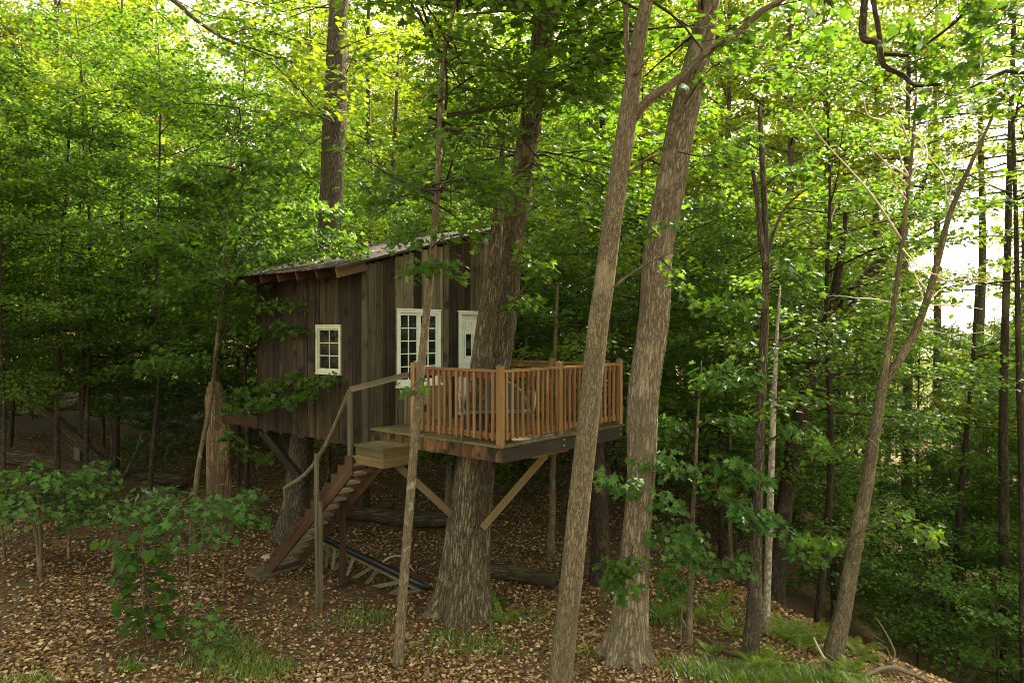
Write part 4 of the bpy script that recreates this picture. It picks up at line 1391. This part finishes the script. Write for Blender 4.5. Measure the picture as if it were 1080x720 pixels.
seedling('maple_sapling', 43, 608, 40, 515, 1.05, 330, .135, 'twin-stemmed maple sapling with a flat leafy top at the left edge', .035, 2)
seedling('maple_sapling', 72, 590, 72, 500, 1.0, 260, .13, 'flat-topped maple sapling behind the twin-stemmed one', .03)
seedling('maple_sapling', 119, 602, 130, 530, 1.05, 330, .13, 'maple sapling with leaning fork below a flat top, right of the twin-stemmed one', .026, 2)
seedling('maple_sapling', 193, 668, 202, 535, .75, 190, .13, 'tall spindly maple sapling with pale stem beside the broad-leaved plant', .018)
seedling('maple_sapling', 235, 624, 243, 528, .75, 170, .13, 'thin maple sapling nearest the stair foot', .014)
seedling('maple_sapling', 227, 694, 214, 640, .28, 34, .12, 'small pale-stemmed seedling at the grass patch', .012, low=True)
seedling('broadleaf_plant', 158, 688, 150, 565, .42, 62, .145, 'bushy dark plant with big round leaves in the leaf litter', .012, 2, 3, 3, leaf='leaf_maple', low=True, cat='plant')
seedling('maple_sapling', 5, 590, -5, 505, .9, 200, .13, 'maple sapling cut by the left edge of the view', .024)

# ------------------------------------------------------------------ fallen wood
def fallen(name, pts, rad, mat, lab, cat='log', n=12, rough=.05, twigs=()):
    pts = np.asarray(pts, float)
    o0 = pts.mean(0)
    g = G()
    g.tube(pts - o0, rad, n, rough, res=4)
    for tpts, tr in twigs:
        g.tube(np.asarray(tpts) - o0, np.linspace(tr, tr * .35, len(tpts)), 6, .03, res=3)
    o = g.obj(name, M[mat], None, True)
    o.location = o0
    return tag(o, lab, cat)


fallen('fallen_limb', pxpath([(-8, 380), (12, 402), (40, 428), (65, 447), (92, 473), (120, 499), (150, 513), (186, 522)], 17.5, 18.5), [.085, .10, .11, .12, .135, .155, .17, .16], 'log',
       'heavy bent limb fallen on its end at the left', 'fallen limb', 14, .05,
       (([P(115, 497, 18), P(118, 460, 17.8), P(108, 430, 17.8), P(100, 400, 17.8)], .035), ([P(130, 505, 18), P(142, 480, 17.9), P(150, 455, 17.8)], .05), ([P(60, 445, 17.8), P(58, 420, 17.8), P(66, 395, 17.8)], .04)))
fallen('fallen_log', [on_ground(-14.5, 18.3, .9), on_ground(-12.6, 18.4, .75), on_ground(-11.0, 18.6, .45), on_ground(-8.8, 19.0, .25)], [.2, .22, .22, .2], 'log', 'dark log lying behind the heavy bent limb')
fallen('fallen_log', [on_ground(P(508, 612, 12.5)[0], 12.9, .13), on_ground(P(545, 615, 12.5)[0], 12.75, .15), on_ground(P(586, 620, 12.5)[0], 12.5, .12)], [.15, .15, .13], 'log', 'short dark log lying behind the trunk that carries the deck')
fallen('fallen_log', [on_ground(-4.2, 16.8, .16), on_ground(-2.2, 16.3, .2), on_ground(-.6, 16.0, .18)], [.17, .18, .15], 'log', 'mossy log in deep shade beyond the stair')
fallen('fallen_branch', [GP(392, 610) + (0, 0, .05), GP(408, 600) + (0, 0, .2), GP(425, 592) + (0, 0, .1), GP(436, 604) + (0, 0, .05)], [.02, .022, .018, .01], 'bleached', 'bent bare branch beside the end of the black pipe', 'fallen branch', 7)
bq = GP(935, 708)
fallen('fallen_branch', [GP(900, 722) + (0, 0, .04), GP(935, 712) + (0, 0, .12), GP(965, 716) + (0, 0, .05), GP(1000, 735) + (0, 0, .05)], [.022, .032, .03, .02], 'grey_timber', 'weathered grey root with upright prongs at the slope edge', 'fallen branch', 9, .08,
       (([bq + (0, 0, .1), P(939, 695, bq[1]), P(934, 682, bq[1] - .1), P(924, 678, bq[1] - .1)], .02), ([bq + (0, 0, .1), P(944, 690, bq[1]), P(937, 672, bq[1]), P(925, 652, bq[1])], .02), ([bq + (0, 0, .05), P(925, 700, bq[1] - .2), P(905, 690, bq[1] - .2)], .018)))
fallen('fallen_branch', [GP(740, 672) + (0, 0, .06), GP(765, 690) + (0, 0, .05), GP(800, 700) + (0, 0, .06), GP(850, 702) + (0, 0, .05)], [.02, .022, .02, .012], 'grey_timber', 'thin grey stick lying under the forked bare-topped trunk', 'fallen branch', 6)
fallen('fallen_branch', [GP(858, 686) + (0, 0, .2), GP(870, 700) + (0, 0, .08), GP(890, 715) + (0, 0, .05)], [.015, .02, .016], 'bleached', 'stick leaning at the foot of the leaning scaly trunk', 'fallen branch', 6)
fallen('fallen_branch', [GP(840, 712) + (0, 0, .05), GP(880, 709) + (0, 0, .07), GP(915, 716) + (0, 0, .05)], [.02, .025, .015], 'grey_timber', 'grey stick lying across the slope edge before the leaning scaly trunk', 'fallen branch', 6)

# ------------------------------------------------------------------ ferns
def fern_mesh(seed):
    r = np.random.RandomState(seed)
    g = G()
    P0, AX, NR, SZ = [], [], [], []
    for k in range(11):
        az = k * 2.4 + r.uniform(-.3, .3)
        L = r.uniform(.35, .6)
        el = r.uniform(.6, 1.1)
        d = np.array((math.cos(az) * math.cos(el), math.sin(az) * math.cos(el), math.sin(el)))
        p = np.zeros(3)
        m = 16
        for i in range(m):
            d = norm(d - np.array((0, 0, .055)))
            p = p + d * L / m
            t = i / m
            w = .105 * math.sin(math.pi * min(1, .12 + .88 * t)) + .01
            sd = norm(np.cross(d, (0, 0, 1.)))
            for s in (-1, 1):
                P0.append(p.copy())
                AX.append(sd * s + d * .45)
                NR.append(np.cross(sd, d) + r.normal(0, .1, 3))
                SZ.append(w)
    NR = np.array(NR)
    g.leaves(np.array(P0), np.array(AX), NR * np.sign(NR[:, 2:3] + 1e-6), np.array(SZ) * .9, 4)
    return g.mesh('fern', M['leaf_fern'], True, False)


fms = [fern_mesh(k) for k in range(3)]
fern_spots = [(735, 655), (760, 640), (772, 668), (826, 676), (842, 668), (850, 684), (862, 676), (905, 690), (918, 700), (700, 655), (712, 640), (748, 690), (800, 705), (820, 700), (880, 720), (895, 712), (705, 612), (530, 655), (522, 640)]
for k, (u, v) in enumerate(fern_spots):
    o = bpy.data.objects.new('fern', fms[k % 3])
    C.objects.link(o)
    o.location = GP(u, v)
    o.rotation_euler = (0, 0, k * 1.7)
    s = rng.uniform(.55, .95)
    o.scale = (s, s, s)
    if u > 600:
        tag(o, 'bright green fern among the ferns and grass on the right slope', 'fern', 'ferns on the right slope')
    else:
        tag(o, 'small fern at the foot of the trunk that carries the deck', 'fern', 'ferns under the deck')

# ------------------------------------------------------------------ leaf litter, grass
n = 230000
yy = 7.5 + 20 * rng.rand(n) ** 1.5
xx = yy * rng.uniform(-.82, .78, n)
s = xx - np.where(yy < 15, 5.7 - .5 * (yy - 10), 3.2 + .22 * (yy - 15))
bare = np.sin(xx * 1.1 + 2 * np.sin(yy * .7)) * np.sin(yy * .9 + 1.5 * np.sin(xx * .6))
keep = (s < 2.5) & ((bare < .25) | (rng.rand(n) < .35))
keep &= ~((np.hypot(xx + 3.0, (yy - 11.0) * 1.0) < 1.6) & (rng.rand(n) < .55))
xx, yy = xx[keep], yy[keep]
n = len(xx)
zz = ground(xx, yy) + .004 + np.abs(rng.normal(0, .018, n))
az = rng.uniform(0, 6.28, n)
ax3 = np.stack([np.cos(az), np.sin(az), rng.normal(0, .25, n)], -1)
nr3 = np.stack([rng.normal(0, .4, n), rng.normal(0, .4, n), np.ones(n)], -1)
g = G()
h = n // 2
sz = .022 + .055 * rng.rand(n) ** 1.7
h = int(n * .75)
g.leaves(np.stack([xx, yy, zz], -1)[:h], ax3[:h], nr3[:h], sz[:h], 1)
g.leaves(np.stack([xx, yy, zz], -1)[h:], ax3[h:], nr3[h:], sz[h:], 0)
for _ in range(650):                     # small dead twigs among the leaves
    i = rng.randint(n)
    p = np.array((xx[i], yy[i], zz[i] + .012))
    a = rng.uniform(0, 6.28)
    L = rng.uniform(.12, .6)
    q = p + np.array((math.cos(a), math.sin(a), 0)) * L
    m_ = (p + q) / 2 + np.array((*rng.normal(0, L * .08, 2), rng.uniform(.005, .03)))
    m_[2] = max(m_[2], ground(m_[0], m_[1]) + .015)
    q[2] = ground(q[0], q[1]) + .015
    g.tube([p, m_, q], [.007, .006, .003], 4, cap=False, mi=1)
tag(g.obj('leaf_litter', [M['litter'], M['grey_timber']], None, False, True), 'brown dead leaves strewn over the forest floor', 'leaf litter', None, 'stuff')


def grass_patch(name, spots, lab, hmul=1.0):
    pts = []
    for (u, v, rx, ry, m) in spots:
        c = GP(u, v)
        q = rng.normal(0, .5, (m, 2))
        pts.append(np.stack([c[0] + q[:, 0] * rx, c[1] + q[:, 1] * ry], -1))
    q = np.concatenate(pts)
    m = len(q)
    base = np.stack([q[:, 0], q[:, 1], ground(q[:, 0], q[:, 1]) - .01], -1)
    az = rng.uniform(0, 6.28, m)
    hh = rng.uniform(.03, .15, m) * hmul
    ln = rng.uniform(.2, .8, m)
    dv = np.stack([np.cos(az), np.sin(az), np.zeros(m)], -1)
    sd = np.stack([-np.sin(az), np.cos(az), np.zeros(m)], -1) * rng.uniform(.004, .008, m)[:, None]
    mid = base + dv * (hh * ln * .35)[:, None] + np.array((0, 0, 1.)) * (hh * .6)[:, None]
    tip = base + dv * (hh * ln)[:, None] + np.array((0, 0, 1.)) * hh[:, None]
    v = np.stack([base - sd, base + sd, mid + sd * .8, mid - sd * .8, tip], 1).reshape(-1, 3)
    k = np.arange(m)[:, None] * 5
    g = G()
    g.add(v, k + np.array([[0, 1, 2, 3]]))
    g2f = k + np.array([[3, 2, 4]])
    g.loops.append(g2f.ravel())
    g.sizes.append(np.full(m, 3))
    g.mi.append(np.full(m, 0))
    tag(g.obj(name, M['grass'], None, True, False), lab, 'grass', None, 'stuff')


grass_patch('grass', [(240, 690, .55, .5, 1100), (272, 708, .5, .35, 1000), (225, 668, .3, .3, 300), (140, 706, .2, .15, 180), (30, 719, .5, .12, 260)], 'short green grass in the left foreground')
grass_patch('grass', [(500, 682, .7, .4, 700), (530, 655, .3, .4, 400), (470, 672, .4, .3, 300), (385, 652, .5, .35, 600), (430, 690, .4, .3, 160), (560, 650, .4, .4, 200), (620, 690, .3, .3, 150)], 'thin grass at the foot of the tree that carries the deck', .8)
grass_patch('grass', [(790, 712, .8, .28, 3000), (840, 718, .9, .28, 3000), (745, 714, .6, .28, 1300), (700, 650, .4, .5, 500), (760, 650, .5, .4, 350), (890, 724, .8, .3, 1600), (830, 672, .4, .2, 350)], 'bright green grass on the right slope', 1.1)

# ------------------------------------------------------------------ the wood behind
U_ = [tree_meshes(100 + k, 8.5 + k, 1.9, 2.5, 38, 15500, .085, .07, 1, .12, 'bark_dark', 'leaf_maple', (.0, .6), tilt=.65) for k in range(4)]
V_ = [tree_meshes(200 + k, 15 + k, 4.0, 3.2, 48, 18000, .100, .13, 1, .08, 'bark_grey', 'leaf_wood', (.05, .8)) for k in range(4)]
W_ = [tree_meshes(300 + k, 22 + k, 6, 4.3, 56, 15500, .130, .22, 1, .06, 'bark_grey', 'leaf_canopy_sunlit', (.1, .9), .6) for k in range(3)]
X_ = [tree_meshes(350 + k, 27 + k, 14.5, 4.5, 46, 15000, .125, .22, 1, .06, 'bark_grey', 'leaf_canopy_sunlit', (.0, .8), .6) for k in range(2)]
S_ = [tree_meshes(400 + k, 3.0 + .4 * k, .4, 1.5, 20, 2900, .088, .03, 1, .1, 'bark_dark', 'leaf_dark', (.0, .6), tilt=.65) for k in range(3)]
taken = []


def free(x, y, d):
    for (a, c, e) in taken:
        if (x - a) ** 2 + (y - c) ** 2 < (d * .5 + e * .5) ** 2:
            return False
    return True


def side_words(x, y):
    l = wl((x, y, 0))
    u = 540 + FPX * x / y
    if u < 250:
        return 'left', 'left of the cabin'
    if u < 540:
        return 'behind', 'behind the cabin'
    if u < 720:
        return 'middle', 'behind the deck'
    return 'right', 'down the right slope'


def ok_place(x, y, R):
    l = wl((x, y, 0))
    if -1.2 - R * .6 < l[0] < 4.2 + R * .55 and -1.5 < l[1] < 8.8 + R * .3:
        return False
    return True


def scatter_trees(kind, meshes, n, yr, xr, d, near, R, name, fmt, cat, smin=.85, smax=1.15, cond=None):
    cnt = 0
    for _ in range(n * 40):
        if cnt >= n:
            break
        y = math.sqrt(rng.uniform(yr[0] ** 2, yr[1] ** 2))
        x = y * rng.uniform(*xr)
        if y < near(x / y) or not ok_place(x, y, R) or not free(x, y, d) or (cond and not cond(x, y)):
            continue
        taken.append((x, y, d))
        w, ph = side_words(x, y)
        place_tree(name, meshes[rng.randint(len(meshes))], on_ground(x, y), rng.uniform(0, 6.28), rng.uniform(smin, smax), fmt % ph, cat, (cat + 's ' + ph))
        cnt += 1
    return cnt


def near_under(q):
    return 19.0 if q < -.45 else 15.5 if q < -.3 else (16.5 if q < .16 else (13.5 if q > .42 else 14.5))


def gap(x, y, top, R=3.0):
    """Keeps the openings of the canopy: one over the left of the cabin, one low on the right."""
    u, vt, du = 540 + FPX * x / y, 352 - FPX * (ground(x, y) + top - HCAM) / y, FPX * R * .6 / y
    if 232 - du * 1.1 < u < 288 + du * 1.1 and vt < 100:
        return False
    if 960 - du < u < 1110 + du and vt < 335:
        return False
    return True


for k, (u, Y, sc_, lab) in enumerate(((770, 27, 1.0, 'tall sunlit tree whose yellow-green top stands just right of the big pale trunk'), (838, 25, .98, 'tall sunlit tree behind the forked bare-topped trunk'), (880, 29, 1.0, 'tall sunlit tree with glowing yellow crown left of the dead white branches'),
                                      (960, 28, .98, 'tall sunlit tree directly behind the two bare upper stems'), (700, 30, 1.15, 'tall tree whose crown fills the space behind the big pale trunk'), (1030, 34, 1.15, 'tall far tree beyond the right pair of bare stems'), (990, 42, 1.3, 'very tall thin-crowned tree far down the right slope'), (1085, 30, 1.1, 'tall thin-crowned tree at the right edge of the slope'), (925, 38, 1.25, 'very tall thin-crowned tree above the dead white branches'))):
    x = (u - 540) / FPX * Y
    taken.append((x, Y, 3.5))
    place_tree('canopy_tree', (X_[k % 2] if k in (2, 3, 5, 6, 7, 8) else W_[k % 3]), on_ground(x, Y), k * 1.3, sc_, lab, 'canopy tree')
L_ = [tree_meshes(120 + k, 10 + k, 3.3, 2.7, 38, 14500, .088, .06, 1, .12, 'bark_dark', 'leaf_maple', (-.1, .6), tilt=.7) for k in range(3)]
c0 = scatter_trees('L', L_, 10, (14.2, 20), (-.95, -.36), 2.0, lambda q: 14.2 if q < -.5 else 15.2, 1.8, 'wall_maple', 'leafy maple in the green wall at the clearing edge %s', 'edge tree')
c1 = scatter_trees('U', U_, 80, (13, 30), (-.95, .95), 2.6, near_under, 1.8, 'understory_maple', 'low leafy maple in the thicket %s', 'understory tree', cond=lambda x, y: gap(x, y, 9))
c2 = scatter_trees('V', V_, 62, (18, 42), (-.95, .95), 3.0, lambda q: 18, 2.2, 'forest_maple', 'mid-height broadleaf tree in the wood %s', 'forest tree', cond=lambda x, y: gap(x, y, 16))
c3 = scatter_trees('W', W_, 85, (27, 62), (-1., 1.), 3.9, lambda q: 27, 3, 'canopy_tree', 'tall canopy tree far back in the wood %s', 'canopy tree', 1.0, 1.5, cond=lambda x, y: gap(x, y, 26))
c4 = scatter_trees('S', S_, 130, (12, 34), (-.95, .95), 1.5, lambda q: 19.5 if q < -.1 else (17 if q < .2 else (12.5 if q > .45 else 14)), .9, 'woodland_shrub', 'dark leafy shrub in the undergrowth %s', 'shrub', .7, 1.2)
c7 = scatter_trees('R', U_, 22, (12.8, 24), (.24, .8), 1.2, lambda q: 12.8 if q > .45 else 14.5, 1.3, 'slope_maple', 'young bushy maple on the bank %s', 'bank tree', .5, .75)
c5 = scatter_trees('F', V_, 46, (42, 95), (.25, 1.05), 3.0, lambda q: 42, 2.2, 'distant_tree', 'distant tree in the valley bottom %s', 'distant tree', .62, .8)
c6 = scatter_trees('F', V_, 40, (45, 90), (-1.0, .25), 3.2, lambda q: 45, 2.2, 'distant_tree', 'distant tree far back in the wood %s', 'distant tree', .6, .9)
print('trees', c0, c1, c2, c3, c4)
